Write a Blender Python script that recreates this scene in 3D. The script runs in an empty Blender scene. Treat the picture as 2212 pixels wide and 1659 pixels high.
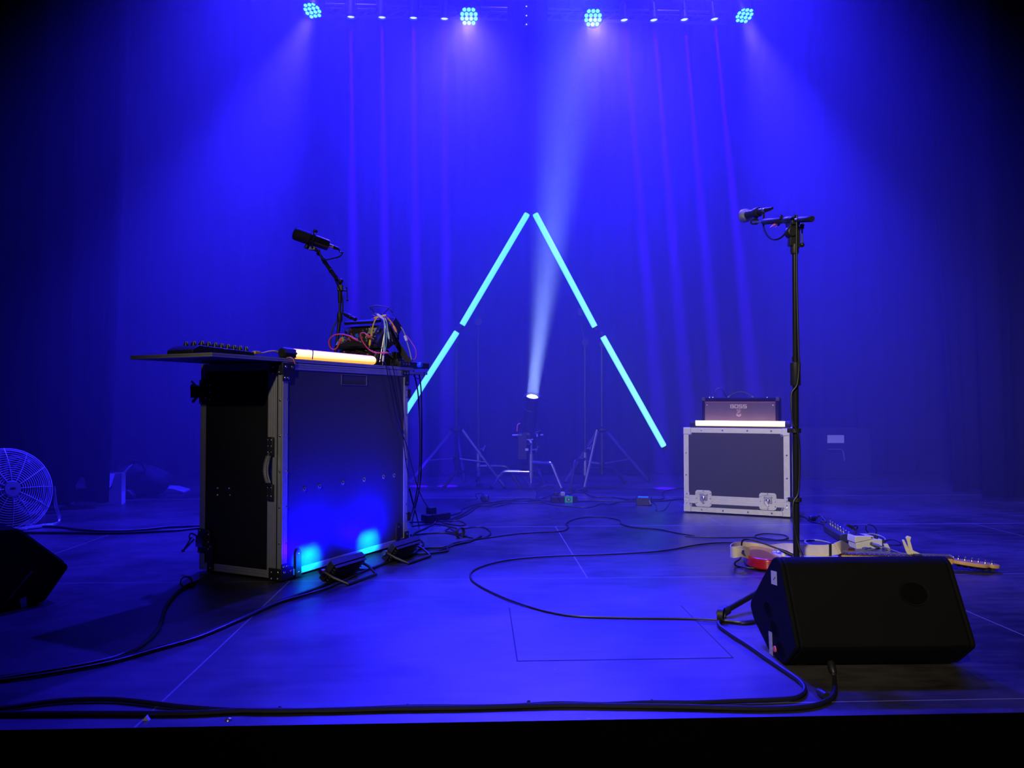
import bpy, math, random
import numpy as np
from mathutils import Vector, Matrix

random.seed(7)
S = bpy.context.scene
COL = S.collection
R = math.radians

# ------------------------------------------------------------------ camera
F_PX = 1640.0
YAW, PITCH, CAM_H = R(2.52), R(1.41), 0.70
cam_data = bpy.data.cameras.new('camera')
cam_data.sensor_width = 36.0
cam_data.lens = F_PX / 2212.0 * 36.0
cam_data.clip_start = 0.02
cam = bpy.data.objects.new('camera', cam_data)
cam.location = (0, 0, CAM_H)
cam.rotation_euler = (R(90) + PITCH, 0, -YAW)
COL.objects.link(cam)
S.camera = cam

# ------------------------------------------------------------------ world, exposure
world = bpy.data.worlds.new('hall')
S.world = world
world.use_nodes = True
world.node_tree.nodes['Background'].inputs[0].default_value = (0.02, 0.015, 0.35, 1)
world.node_tree.nodes['Background'].inputs[1].default_value = 0.05
S.view_settings.view_transform = 'Standard'
S.view_settings.look = 'None'
S.view_settings.exposure = 0.0
S.view_settings.gamma = 1.0
S.view_settings.use_curve_mapping = False
S.cycles.volume_bounces = 0
S.cycles.max_bounces = 6
S.cycles.diffuse_bounces = 2
S.cycles.glossy_bounces = 3
S.cycles.sample_clamp_indirect = 4.0

BLUE = (0.020, 0.012, 1.0)

def spot(name, loc, target, energy, color, size, blend=0.5, radius=0.03, parent=None):
    d = bpy.data.lights.new(name, 'SPOT')
    d.energy, d.color, d.spot_size, d.spot_blend, d.shadow_soft_size = energy, color, R(size), blend, radius
    o = bpy.data.objects.new(name, d)
    COL.objects.link(o)
    o.location = loc
    o.rotation_euler = (Vector(target) - Vector(loc)).to_track_quat('-Z', 'Y').to_euler()
    return o

# white front-of-house profile, out in the hall, high and to the left
spot('front_of_house_light', (-2.6, -5.0, 4.6), (1.9, 5.2, 0.0), 2300, (1.0, 0.90, 0.66), 29, 1.0, 0.12)

# ------------------------------------------------------------------ pixel -> stage helpers (the camera above, in numbers)
_fw = Vector((math.sin(YAW) * math.cos(PITCH), math.cos(YAW) * math.cos(PITCH), math.sin(PITCH)))
_rt = Vector((math.cos(YAW), -math.sin(YAW), 0))
_up = _rt.cross(_fw)
def _ray(x, y): return _fw + _rt * ((x - 1106) / F_PX) + _up * ((829.5 - y) / F_PX)
def G(x, y, z=0.0):
    """point at height z seen at a photograph pixel"""
    d = _ray(x, y); return Vector((0, 0, CAM_H)) + d * ((z - CAM_H) / d.z)
def P(x, y, Y):
    """point at stage depth Y seen at a photograph pixel"""
    d = _ray(x, y); return Vector((0, 0, CAM_H)) + d * (Y / d.y)

# ------------------------------------------------------------------ materials
def mat(name, col, rough=0.5, metal=0.0, bump=0.0, bscale=80.0, var=0.25, vscale=9.0, coat=0.0, spec=0.5, sheen=0.0):
    m = bpy.data.materials.new(name); m.use_nodes = True
    nt = m.node_tree; b = nt.nodes['Principled BSDF']
    b.inputs['Roughness'].default_value = rough
    b.inputs['Metallic'].default_value = metal
    b.inputs['Specular IOR Level'].default_value = spec
    b.inputs['Coat Weight'].default_value = coat
    b.inputs['Sheen Weight'].default_value = sheen
    tc = nt.nodes.new('ShaderNodeTexCoord')
    n = nt.nodes.new('ShaderNodeTexNoise'); n.inputs['Scale'].default_value = vscale; n.inputs['Detail'].default_value = 4
    nt.links.new(tc.outputs['Object'], n.inputs['Vector'])
    mx = nt.nodes.new('ShaderNodeMix'); mx.data_type = 'RGBA'
    mx.inputs[6].default_value = tuple(c * (1 - var) for c in col[:3]) + (1,)
    mx.inputs[7].default_value = tuple(min(1, c * (1 + var)) for c in col[:3]) + (1,)
    nt.links.new(n.outputs['Fac'], mx.inputs[0]); nt.links.new(mx.outputs[2], b.inputs['Base Color'])
    if bump:
        n2 = nt.nodes.new('ShaderNodeTexNoise'); n2.inputs['Scale'].default_value = bscale; n2.inputs['Detail'].default_value = 3
        nt.links.new(tc.outputs['Object'], n2.inputs['Vector'])
        bp = nt.nodes.new('ShaderNodeBump'); bp.inputs['Strength'].default_value = bump; bp.inputs['Distance'].default_value = 0.01
        nt.links.new(n2.outputs['Fac'], bp.inputs['Height']); nt.links.new(bp.outputs[0], b.inputs['Normal'])
    return m

def emit(name, col, strength):
    m = bpy.data.materials.new(name); m.use_nodes = True
    nt = m.node_tree; b = nt.nodes['Principled BSDF']
    b.inputs['Base Color'].default_value = (0.8, 0.8, 0.8, 1); b.inputs['Roughness'].default_value = 0.4
    b.inputs['Emission Color'].default_value = tuple(col) + (1,)
    b.inputs['Emission Strength'].default_value = strength
    return m

def emit_towards(name, core, edge, axis, lo, hi, score, sedge):
    """tube glow put into the colour: core tone towards axis, edge tone away (object space)"""
    m = emit(name, core, 1.0); nt = m.node_tree; b = nt.nodes['Principled BSDF']
    tc = nt.nodes.new('ShaderNodeTexCoord')
    dp = nt.nodes.new('ShaderNodeVectorMath'); dp.operation = 'DOT_PRODUCT'
    nt.links.new(tc.outputs['Normal'], dp.inputs[0]); dp.inputs[1].default_value = axis
    mr = nt.nodes.new('ShaderNodeMapRange'); mr.interpolation_type = 'SMOOTHSTEP'
    mr.inputs[1].default_value, mr.inputs[2].default_value = lo, hi
    nt.links.new(dp.outputs['Value'], mr.inputs[0])
    mx = nt.nodes.new('ShaderNodeMix'); mx.data_type = 'RGBA'
    mx.inputs[6].default_value = tuple(c * sedge for c in edge) + (1,)
    mx.inputs[7].default_value = tuple(c * score for c in core) + (1,)
    nt.links.new(mr.outputs[0], mx.inputs[0]); nt.links.new(mx.outputs[2], b.inputs['Emission Color'])
    return m

M = {}
M['black'] = mat('black_paint', (0.012, 0.012, 0.014), 0.45)
M['matte'] = mat('matte_black', (0.010, 0.010, 0.012), 0.8)
M['textured'] = mat('textured_black_paint', (0.003, 0.003, 0.004), 0.75, bump=0.12, bscale=700, spec=0.12)
M['lid_laminate'] = mat('lightened_lid_laminate', (0.055, 0.050, 0.056), 0.42, bump=0.04, bscale=300, var=0.15)  # same laminate as the body, lightened so the flood light shows on it
M['laminate'] = mat('black_laminate', (0.007, 0.007, 0.008), 0.5, spec=0.3, bump=0.04, bscale=300, var=0.15)
M['laminate_worn'] = mat('worn_laminate', (0.040, 0.038, 0.042), 0.5, bump=0.05, bscale=300, var=0.2)
M['laminate_case'] = mat('worn_case_laminate', (0.030, 0.028, 0.034), 0.5, bump=0.05, bscale=300, var=0.15)
M['alu_bright'] = mat('worn_aluminium', (0.72, 0.72, 0.72), 0.45, 0.45, var=0.12, vscale=40)
M['dark_metal'] = mat('blackened_steel', (0.05, 0.05, 0.055), 0.4, 0.6)
M['grille'] = mat('dark_grille_cloth', (0.09, 0.075, 0.085), 0.8, bump=0.2, bscale=600)
M['piping'] = mat('red_piping', (0.45, 0.18, 0.18), 0.5)
M['black_gloss'] = mat('black_gloss_tube', (0.014, 0.014, 0.016), 0.25)
M['steel_mesh'] = mat('steel_mesh', (0.40, 0.40, 0.42), 0.45, 0.8, bump=0.5, bscale=900)
M['void'] = mat('dark_recess', (0.002, 0.002, 0.002), 0.9, spec=0.05)
M['sticker_print'] = mat('printed_sticker', (0.40, 0.40, 0.44), 0.7, var=0.9, vscale=160)
M['white_pedal'] = mat('cream_white_paint', (0.80, 0.78, 0.68), 0.45, var=0.05)
M['blue_black'] = mat('dark_pedal_paint', (0.022, 0.024, 0.04), 0.4)
M['chrome_wire'] = mat('chrome_wire', (0.75, 0.75, 0.76), 0.35, 0.35, var=0.05)
M['fascia'] = mat('stage_front_cloth', (0.0015, 0.0015, 0.003), 0.95, spec=0.0)
M['alu'] = mat('brushed_aluminium', (0.62, 0.62, 0.63), 0.38, 0.75, var=0.12, vscale=30)
M['chrome'] = mat('chrome', (0.85, 0.85, 0.86), 0.16, 1.0, var=0.05)
M['steel'] = mat('dull_steel', (0.45, 0.45, 0.46), 0.35, 0.9, var=0.15)
M['rubber'] = mat('black_rubber', (0.016, 0.016, 0.018), 0.5, var=0.1)
M['cable'] = mat('cable_rubber', (0.010, 0.010, 0.012), 0.45, var=0.1)
M['grey_cable'] = mat('grey_cable', (0.16, 0.16, 0.18), 0.4, var=0.1)
M['velour'] = mat('stage_velour', (0.008, 0.0078, 0.009), 0.95, spec=0.1)
M['white'] = mat('white_plastic', (0.80, 0.79, 0.76), 0.45, var=0.05)
M['card'] = mat('white_card', (0.72, 0.72, 0.72), 0.8, var=0.08)
M['label'] = mat('paper_label', (0.55, 0.55, 0.58), 0.8, var=0.1)
M['cream'] = mat('cream_canvas', (0.72, 0.63, 0.45), 0.85, bump=0.35, bscale=420, var=0.12, vscale=40)
M['cream_plastic'] = mat('cream_paint', (0.80, 0.72, 0.52), 0.45, var=0.05)
M['red_lacquer'] = mat('red_lacquer', (0.42, 0.010, 0.016), 0.22, coat=0.8, var=0.15)
M['maple'] = mat('maple', (0.72, 0.40, 0.13), 0.32, var=0.18, vscale=25, coat=0.4)
M['rosewood'] = mat('rosewood', (0.075, 0.036, 0.026), 0.5, var=0.35, vscale=60)
M['silver_print'] = mat('silver_print', (0.62, 0.55, 0.56), 0.4, 0.3, var=0.05)
M['gold'] = mat('brass', (0.75, 0.55, 0.25), 0.3, 1.0, var=0.05)
for n, c in dict(red=(0.75, 0.05, 0.06), yellow=(0.85, 0.55, 0.04), orange=(0.90, 0.35, 0.03), green=(0.10, 0.65, 0.12), teal=(0.10, 0.42, 0.50),
                 white_cable=(0.75, 0.75, 0.70), lime=(0.45, 0.72, 0.08), pale_green=(0.55, 0.75, 0.45), knob_blue=(0.03, 0.14, 0.75), pink=(0.75, 0.12, 0.2),
                 grey=(0.35, 0.35, 0.36), brown=(0.10, 0.03, 0.02)).items():
    M[n] = mat(n, c, 0.4, var=0.08)
M['par_led'] = emit('par_led', (0.16, 0.95, 1.0), 1.5)
M['pin_led'] = emit('pin_led', (0.55, 0.75, 1.0), 1.6)
M['profile_lens'] = emit('profile_lens', (0.72, 0.92, 1.0), 3.0)
M['tube_cyan'] = emit_towards('tube_cyan', (0.13, 0.92, 1.0), (0.05, 0.60, 1.0), (0, -1, 0), -0.2, 0.8, 1.15, 1.0)
M['cyan_tape'] = mat('cyan_label', (0.06, 0.62, 0.75), 0.5, var=0.05)
M['green_label'] = mat('green_label', (0.05, 0.55, 0.16), 0.5, var=0.05)

def floor_material():
    m = bpy.data.materials.new('painted_stage_boards'); m.use_nodes = True
    nt = m.node_tree; b = nt.nodes['Principled BSDF']; L = nt.links.new
    N = nt.nodes.new
    tc = N('ShaderNodeTexCoord'); sx = N('ShaderNodeSeparateXYZ'); L(tc.outputs['Object'], sx.inputs[0])
    def math_(op, a, bb=None, c=None):
        n = N('ShaderNodeMath'); n.operation = op
        for i, v in enumerate((a, bb, c)):
            if v is None: continue
            if isinstance(v, (int, float)): n.inputs[i].default_value = v
            else: L(v, n.inputs[i])
        return n.outputs[0]
    X, Y = sx.outputs[0], sx.outputs[1]
    def line(v, c, w): return math_('COMPARE', v, c, w)
    def between(v, a, bb): return math_('MULTIPLY', math_('GREATER_THAN', v, a), math_('LESS_THAN', v, bb))
    mask = None
    for yy, w in ((3.035, 0.0022), (4.30, 0.004), (5.62, 0.006), (1.76, 0.002)):
        k = line(Y, yy, w); mask = k if mask is None else math_('MAXIMUM', mask, k)
    for x0, ya, yb in ((-0.74, 1.3, 3.035), (1.64, 1.3, 3.035), (3.9, 1.3, 3.035), (-3.1, 1.3, 3.035), (0.435, 3.035, 4.30), (-1.96, 3.035, 4.30), (2.86, 3.035, 4.3),
                       (-1.0, 4.3, 5.62), (1.4, 4.3, 5.62), (3.8, 4.3, 5.62), (-3.4, 4.3, 5.62), (0.435, 5.62, 7.5), (-1.96, 5.62, 7.5), (2.8, 5.62, 7.5)):
        k = math_('MULTIPLY', line(X, x0, 0.0022), between(Y, ya, yb)); mask = math_('MAXIMUM', mask, k)
    n1 = N('ShaderNodeTexNoise'); n1.inputs['Scale'].default_value = 1.6; n1.inputs['Detail'].default_value = 8; n1.inputs['Roughness'].default_value = 0.65
    L(tc.outputs['Object'], n1.inputs['Vector'])
    mp = N('ShaderNodeMapping'); mp.inputs['Scale'].default_value = (2.2, 9, 4); L(tc.outputs['Object'], mp.inputs[0])
    n2 = N('ShaderNodeTexNoise'); n2.inputs['Scale'].default_value = 3; n2.inputs['Detail'].default_value = 6; L(mp.outputs[0], n2.inputs['Vector'])
    n3 = N('ShaderNodeTexNoise'); n3.inputs['Scale'].default_value = 190; n3.inputs['Detail'].default_value = 2; L(tc.outputs['Object'], n3.inputs['Vector'])
    sp = N('ShaderNodeTexVoronoi'); sp.inputs['Scale'].default_value = 5.5; L(tc.outputs['Object'], sp.inputs['Vector'])
    speck = math_('LESS_THAN', sp.outputs['Distance'], 0.025)
    cr = N('ShaderNodeValToRGB'); L(math_('ADD', math_('MULTIPLY', n1.outputs['Fac'], 0.6), math_('MULTIPLY', n2.outputs['Fac'], 0.4)), cr.inputs[0])
    cr.color_ramp.elements[0].position = 0.41; cr.color_ramp.elements[0].color = (0.009, 0.008, 0.008, 1)
    cr.color_ramp.elements[1].position = 0.60; cr.color_ramp.elements[1].color = (0.052, 0.045, 0.043, 1)
    mx = N('ShaderNodeMix'); mx.data_type = 'RGBA'; L(mask, mx.inputs[0]); L(cr.outputs[0], mx.inputs[6]); mx.inputs[7].default_value = (0.22, 0.21, 0.22, 1)
    mx2 = N('ShaderNodeMix'); mx2.data_type = 'RGBA'; L(math_('MULTIPLY', speck, 0.4), mx2.inputs[0]); L(mx.outputs[2], mx2.inputs[6]); mx2.inputs[7].default_value = (0.3, 0.3, 0.32, 1)
    L(mx2.outputs[2], b.inputs['Base Color'])
    L(math_('ADD', 0.20, math_('MULTIPLY', n1.outputs['Fac'], 0.38)), b.inputs['Roughness'])
    b.inputs['Specular IOR Level'].default_value = 1.0
    bp = N('ShaderNodeBump'); bp.inputs['Strength'].default_value = 0.12; bp.inputs['Distance'].default_value = 0.004
    L(math_('ADD', math_('MULTIPLY', n3.outputs['Fac'], 0.5), n2.outputs['Fac']), bp.inputs['Height']); L(bp.outputs[0], b.inputs['Normal'])
    return m
M['floor'] = floor_material()

# ------------------------------------------------------------------ mesh builder
class MB:
    def __init__(s): s.v = []; s.f = []; s.M = Matrix.Identity(4)
    def add(s, vs, fs):
        o = len(s.v); s.v += [tuple(s.M @ Vector(p)) for p in vs]; s.f += [tuple(o + i for i in f) for f in fs]; return s
    def box(s, x0, x1, y0, y1, z0, z1):
        return s.add([(x, y, z) for z in (z0, z1) for y in (y0, y1) for x in (x0, x1)],
                     [(0, 2, 3, 1), (4, 5, 7, 6), (0, 1, 5, 4), (2, 6, 7, 3), (0, 4, 6, 2), (1, 3, 7, 5)])
    def prism(s, poly, a, b, axis='x'):
        """polygon extruded along an axis; poly in the two other axes, in order"""
        f = {'x': lambda p, t: (t, p[0], p[1]), 'y': lambda p, t: (p[0], t, p[1]), 'z': lambda p, t: (p[0], p[1], t)}[axis]
        n = len(poly)
        return s.add([f(p, a) for p in poly] + [f(p, b) for p in poly],
                     [tuple(range(n))[::-1], tuple(range(n, 2 * n))] + [(i, (i + 1) % n, n + (i + 1) % n, n + i) for i in range(n)])
    def rev(s, p0, p1, prof, n=20, caps=True):
        """lathe: prof = [(t along p0->p1 in metres or fraction, radius)]"""
        p0, p1 = Vector(p0), Vector(p1); d = (p1 - p0); ln = d.length; d.normalize()
        a = d.orthogonal().normalized(); b = d.cross(a)
        vs, fs = [], []
        for t, r in prof:
            c = p0 + d * (t * ln)
            vs += [c + (a * math.cos(2 * math.pi * k / n) + b * math.sin(2 * math.pi * k / n)) * max(r, 1e-5) for k in range(n)]
        m = len(prof)
        for i in range(m - 1):
            for k in range(n):
                fs.append((i * n + k, i * n + (k + 1) % n, (i + 1) * n + (k + 1) % n, (i + 1) * n + k))
        if caps: fs += [tuple(range(n))[::-1], tuple(range((m - 1) * n, m * n))]
        return s.add(vs, fs)
    def cyl(s, p0, p1, r, r1=None, n=16): return s.rev(p0, p1, [(0, r), (1, r if r1 is None else r1)], n)
    def ball(s, c, r, n=14):
        c = Vector(c); k = 8
        return s.rev(c - Vector((0, 0, r)), c + Vector((0, 0, r)), [((1 - math.cos(math.pi * i / k)) / 2, r * math.sin(math.pi * i / k)) for i in range(k + 1)], n)
    def dome(s, c, nrm, r, h=None, n=10):
        """rivet or screw head standing on a surface"""
        c, nrm = Vector(c), Vector(nrm).normalized(); h = h or r * 0.6
        return s.rev(c, c + nrm * h, [(0, r), (0.5, r * 0.85), (0.85, r * 0.5), (1, r * 0.1)], n)
    def tube(s, pts, r, n=8, smooth=True, sub=6, r_end=None):
        pts = [Vector(p) for p in pts]
        if smooth and len(pts) > 2:
            q = [pts[0] * 2 - pts[1]] + pts + [pts[-1] * 2 - pts[-2]]; out = []
            for i in range(1, len(q) - 2):
                p0, p1, p2, p3 = q[i - 1:i + 3]
                for j in range(sub):
                    t = j / sub
                    out.append(0.5 * ((2 * p1) + (p2 - p0) * t + (2 * p0 - 5 * p1 + 4 * p2 - p3) * t * t + (3 * p1 - p0 - 3 * p2 + p3) * t ** 3))
            pts = out + [pts[-1]]
        vs, fs = [], []; a = None
        for i, p in enumerate(pts):
            d = (pts[min(i + 1, len(pts) - 1)] - pts[max(i - 1, 0)])
            if d.length < 1e-9: d = Vector((1, 0, 0))
            d.normalize()
            a = d.orthogonal().normalized() if a is None else (a - d * a.dot(d))
            if a.length < 1e-6: a = d.orthogonal()
            a.normalize(); b = d.cross(a)
            rr = r if r_end is None else r + (r_end - r) * i / (len(pts) - 1)
            vs += [p + (a * math.cos(2 * math.pi * k / n) + b * math.sin(2 * math.pi * k / n)) * rr for k in range(n)]
        m = len(pts)
        for i in range(m - 1):
            for k in range(n): fs.append((i * n + k, i * n + (k + 1) % n, (i + 1) * n + (k + 1) % n, (i + 1) * n + k))
        fs += [tuple(range(n))[::-1], tuple(range((m - 1) * n, m * n))]
        return s.add(vs, fs)
    def ribbon(s, pts, ups, w, th):
        """strap: centre line, width direction at each point, width, thickness"""
        pts = [Vector(p) for p in pts]; vs, fs = [], []
        for i, p in enumerate(pts):
            d = (pts[min(i + 1, len(pts) - 1)] - pts[max(i - 1, 0)]).normalized()
            u = Vector(ups[i]).normalized(); u = (u - d * u.dot(d)).normalized(); t = d.cross(u)
            vs += [p + u * w / 2 + t * th / 2, p + u * w / 2 - t * th / 2, p - u * w / 2 - t * th / 2, p - u * w / 2 + t * th / 2]
        m = len(pts)
        for i in range(m - 1):
            for k in range(4): fs.append((i * 4 + k, i * 4 + (k + 1) % 4, (i + 1) * 4 + (k + 1) % 4, (i + 1) * 4 + k))
        fs += [(3, 2, 1, 0), tuple(range((m - 1) * 4, m * 4))]
        return s.add(vs, fs)
    def build(s, name, m, parent=None, bevel=0.0, sharp=35, seg=2):
        me = bpy.data.meshes.new(name); me.from_pydata(s.v, [], s.f); me.update()
        me.materials.append(M[m] if isinstance(m, str) else m)
        for p in me.polygons: p.use_smooth = True
        me.set_sharp_from_angle(angle=R(sharp))
        o = bpy.data.objects.new(name, me); COL.objects.link(o)
        if parent is not None: o.parent = parent
        if bevel:
            b = o.modifiers.new('bevel', 'BEVEL'); b.width = bevel; b.segments = seg; b.limit_method = 'ANGLE'; b.angle_limit = R(40)
        return o

def thing(name, label, cat, loc=(0, 0, 0), rotz=0.0, group=None, rot=None):
    o = bpy.data.objects.new(name, None); COL.objects.link(o)
    o.empty_display_size = 0.05
    o.location = loc; o.rotation_euler = rot or (0, 0, rotz)
    o['label'] = label; o['category'] = cat
    if group: o['group'] = group
    return o
def tag(o, label, cat, group=None, kind=None):
    o['label'] = label; o['category'] = cat
    if group: o['group'] = group
    if kind: o['kind'] = kind
    return o
def struct(o): o['kind'] = 'structure'; return o
def lab(o, label): o['label'] = label; return o
def copy_tree(o, parent=None):
    c = o.copy(); COL.objects.link(c)
    if parent is not None: c.parent = parent
    for ch in list(o.children): copy_tree(ch, c)
    return c

# ------------------------------------------------------------------ the setting
EDGE_Y = 1.665
e0, e1 = G(0, 1577), G(2212, 1539)
b = MB(); b.add([(-7, e0.y + (-7 - e0.x) * (e1.y - e0.y) / (e1.x - e0.x), 0), (7, e0.y + (7 - e0.x) * (e1.y - e0.y) / (e1.x - e0.x), 0), (7, 8.2, 0), (-7, 8.2, 0)], [(0, 1, 2, 3)])
struct(b.build('floor', 'floor'))
ya, yb = b.v[0][1], b.v[1][1]
b = MB(); b.add([(-7, ya - 0.001, -0.0), (7, yb - 0.001, -0.0), (7, yb - 0.001, -0.9), (-7, ya - 0.001, -0.9), (-7, ya + .05, -0.001), (7, yb + .05, -0.001), (7, yb + .05, -0.9), (-7, ya + .05, -0.9)],
             [(0, 3, 2, 1), (4, 5, 6, 7), (0, 1, 5, 4)])
struct(b.build('wall_front', 'fascia'))
b = MB(); b.add([(-7, -8, -0.9), (7, -8, -0.9), (7, 1.7, -0.9), (-7, 1.7, -0.9)], [(0, 1, 2, 3)]); struct(b.build('floor_hall', 'matte'))
for nm, q in (('wall_back', [(-7, 8.2, 0), (7, 8.2, 0), (7, 8.2, 5.6), (-7, 8.2, 5.6)]), ('wall_left', [(-7, 1.3, 0), (-7, 8.2, 0), (-7, 8.2, 5.6), (-7, 1.3, 5.6)]),
              ('wall_right', [(7, 8.2, 0), (7, 1.3, 0), (7, 1.3, 5.6), (7, 8.2, 5.6)]), ('ceiling', [(-7, 2.0, 5.6), (-7, 8.2, 5.6), (7, 8.2, 5.6), (7, 2.0, 5.6)])):
    b = MB(); b.add(q, [(0, 1, 2, 3)]); struct(b.build(nm, 'matte'))
# trapdoor in the stage boards: a panel in a dark gap
tq = [G(1101, 1310), G(1472, 1309), G(1585, 1425), G(1119, 1428)]
x0, x1, y0, y1 = tq[3].x, tq[2].x, tq[3].y, tq[1].y
b = MB(); b.box(x0 - .004, x1 + .004, y0 - .004, y1 + .004, 0.0002, 0.0006); gap = struct(b.build('door_1', 'matte'))
b = MB(); b.box(x0, x1, y0, y1, 0.0006, 0.0012); pan = b.build('panel', 'floor', gap)

def curtain(name, label, x0, x1, y, z0, z1, amp, per, seed, lean=0.0, mirror=False):
    rnd = random.Random(seed); n = int((x1 - x0) / 0.018); nz = 8
    ph = [rnd.uniform(0, 6.28) for _ in range(4)]
    vs, fs = [], []
    for j in range(nz + 1):
        t = j / nz; z = z0 + (z1 - z0) * t
        for i in range(n + 1):
            x = x0 + (x1 - x0) * i / n
            w = math.sin(2 * math.pi * x / per + ph[0] + 1.3 * math.sin(x * 2.1 + ph[1])) + 0.45 * math.sin(2 * math.pi * x / (per * 0.43) + ph[2] + t * 0.8)
            fade = i / n if lean >= 0 else 1 - i / n
            vs.append((x + abs(lean) * (1 if lean > 0 else -1) * fade * min(1, t * 1.7) , y + amp * w * (0.75 + 0.25 * (1 - t)), z))
    for j in range(nz):
        for i in range(n): a = j * (n + 1) + i; fs.append((a, a + 1, a + n + 2, a + n + 1))
    b = MB(); b.add(vs, fs); o = b.build(name, 'velour', sharp=180)
    sm = o.modifiers.new('thickness', 'SOLIDIFY'); sm.thickness = 0.006
    return tag(o, label, 'curtain')
curtain('backdrop_curtain', 'dark velour backdrop curtain across the whole back of the stage', -5.5, 5.8, 7.25, 0.02, 5.5, 0.05, 0.34, 1)
curtain('leg_curtain', 'dark side curtain at far left, the nearer of two, behind the fan', -6.5, P(147, 1092, 4.95).x, 4.95, 0.045, 5.5, 0.045, 0.30, 2)
curtain('leg_curtain', 'dark side curtain at left hiding most of the white box', -6.3, P(237, 1085, 5.22).x, 5.22, 0.035, 5.5, 0.04, 0.27, 3, lean=0.10)
curtain('leg_curtain', 'dark side curtain at right edge, the farther of two, behind the pale floor line', P(2053, 1068, 5.75).x, 6.6, 5.75, 0.02, 5.5, 0.045, 0.3, 4, lean=-0.16)
curtain('leg_curtain', 'dark side curtain at far right edge, the nearer of two', P(2135, 1085, 5.3).x, 6.8, 5.3, 0.02, 5.5, 0.045, 0.31, 5, lean=-0.05)

# haze over the stage
hz = bpy.data.materials.new('stage_haze'); hz.use_nodes = True
nt = hz.node_tree; nt.nodes.remove(nt.nodes['Principled BSDF'])
vsn = nt.nodes.new('ShaderNodeVolumeScatter'); vsn.inputs['Color'].default_value = (1, 1, 1, 1)
vsn.inputs['Density'].default_value = 0.10; vsn.inputs['Anisotropy'].default_value = 0.35
nt.links.new(vsn.outputs[0], nt.nodes['Material Output'].inputs['Volume'])
M['haze'] = hz
b = MB(); b.box(-4.6, 5.0, 4.05, 7.15, 0.003, 5.4)
tag(b.build('haze', 'haze'), 'thin blue-lit stage haze hanging over the whole stage', 'haze', kind='stuff')
# ------------------------------------------------------------------ overhead lights
def frame_to(loc, target):
    return (Vector(target) - Vector(loc)).to_track_quat('Z', 'Y').to_euler()   # local +Z points along the beam

LAMP_Y = 6.2
def truss(label, px0, px1, py0, py1, Y):
    a, c = P(px0, py0, Y), P(px1, py1, Y)
    z = (a.z + c.z) / 2
    t = thing('lighting_truss', label, 'truss', (a.x, Y, z))
    L = c.x - a.x
    for dz in (0.0, 0.075):
        for dy in ((0.0, 0.07) if dz else (0.035,)):
            b = MB(); b.cyl((0, dy, dz), (L, dy, dz), 0.012); b.build('chord', 'steel', t)
    b = MB(); k = int(L / 0.11)
    for i in range(k):
        xa, xb = L * i / k, L * (i + 1) / k
        b.cyl((xa, 0.035, 0), (xb, 0.0, 0.075), 0.005, n=6); b.cyl((xa, 0.035, 0), (xb, 0.07, 0.075), 0.005, n=6)
    b.build('lacing', 'steel', t)
    for f in (0.12, 0.88):
        b = MB(); b.cyl((L * f, 0.035, 0.07), (L * f, 0.035, 5.6 - z), 0.003, n=6); b.build('hanging_wire', 'black', t)
    return t
tr1 = truss('left steel lighting truss, hung level with the two left spotlights', 690, 1096, 33, 33, 6.32)
tr2 = truss('right steel lighting truss, hung level with the two right spotlights', 1184, 1572, 42, 42, 6.32)

def par(label, px, py, target, energy):
    p = P(px, py, LAMP_Y); t = thing('par_can', label, 'stage light', p, rot=frame_to(p, target), group='round LED wash lights on the truss')
    b = MB(); b.rev((0, 0, -0.17), (0, 0, 0.012), [(0, 0.045), (0.08, 0.062), (0.7, 0.076), (0.9, 0.08), (0.93, 0.085), (1, 0.085), (1, 0.078), (0.95, 0.077)], 28); b.build('housing', 'black', t)
    b = MB(); b.rev((0, 0, -0.004), (0, 0, 0.0015), [(0, 0.077), (1, 0.077)], 28); b.build('face_plate', 'matte', t)
    for row, cnt in enumerate((3, 4, 4, 3)):
        for k in range(cnt):
            x = (k - (cnt - 1) / 2) * 0.037; y = (1.5 - row) * 0.034
            b = MB(); b.dome((x, y, 0.0015), (0, 0, 1), 0.0172, 0.007, 14); b.build('led_lens', 'par_led', t)
    # yoke in world-upright direction
    q = t.rotation_euler.to_matrix().inverted(); upl = q @ Vector((0, 0, 1)); sid = Vector((1, 0, 0))
    b = MB(); top = upl * 0.13 + Vector((0, 0, -0.06)); 
    for s in (-1, 1): b.tube([sid * 0.09 * s + Vector((0, 0, -0.07)), sid * 0.09 * s + top * 0.8, top + sid * 0.03 * s], 0.006, smooth=False)
    b.cyl(top - sid * 0.035, top + sid * 0.035, 0.006); b.build('yoke', 'black', t)
    spot('par_beam', p + (Vector(target) - p).normalized() * 0.03, target, energy, BLUE, 34, 1.0, 0.05)
    return t
PARS = [(675, 22, (-2.05, 4.2, 0), 'leftmost of the four round cyan LED wash lights on top'), (1013, 35, (-0.15, 1.7, 0), 'round cyan LED wash light, second from left, at the truss end'),
        (1281, 38, (0.6, 1.7, 0), 'round cyan LED wash light, third from left, right of the centre gap'), (1608, 33, (2.55, 4.2, 0), 'rightmost of the four round cyan LED wash lights on top')]
for px, py, tg, lb in PARS: par(lb, px, py, tg, 3800 if 900 < px < 1400 else 2600)

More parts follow.
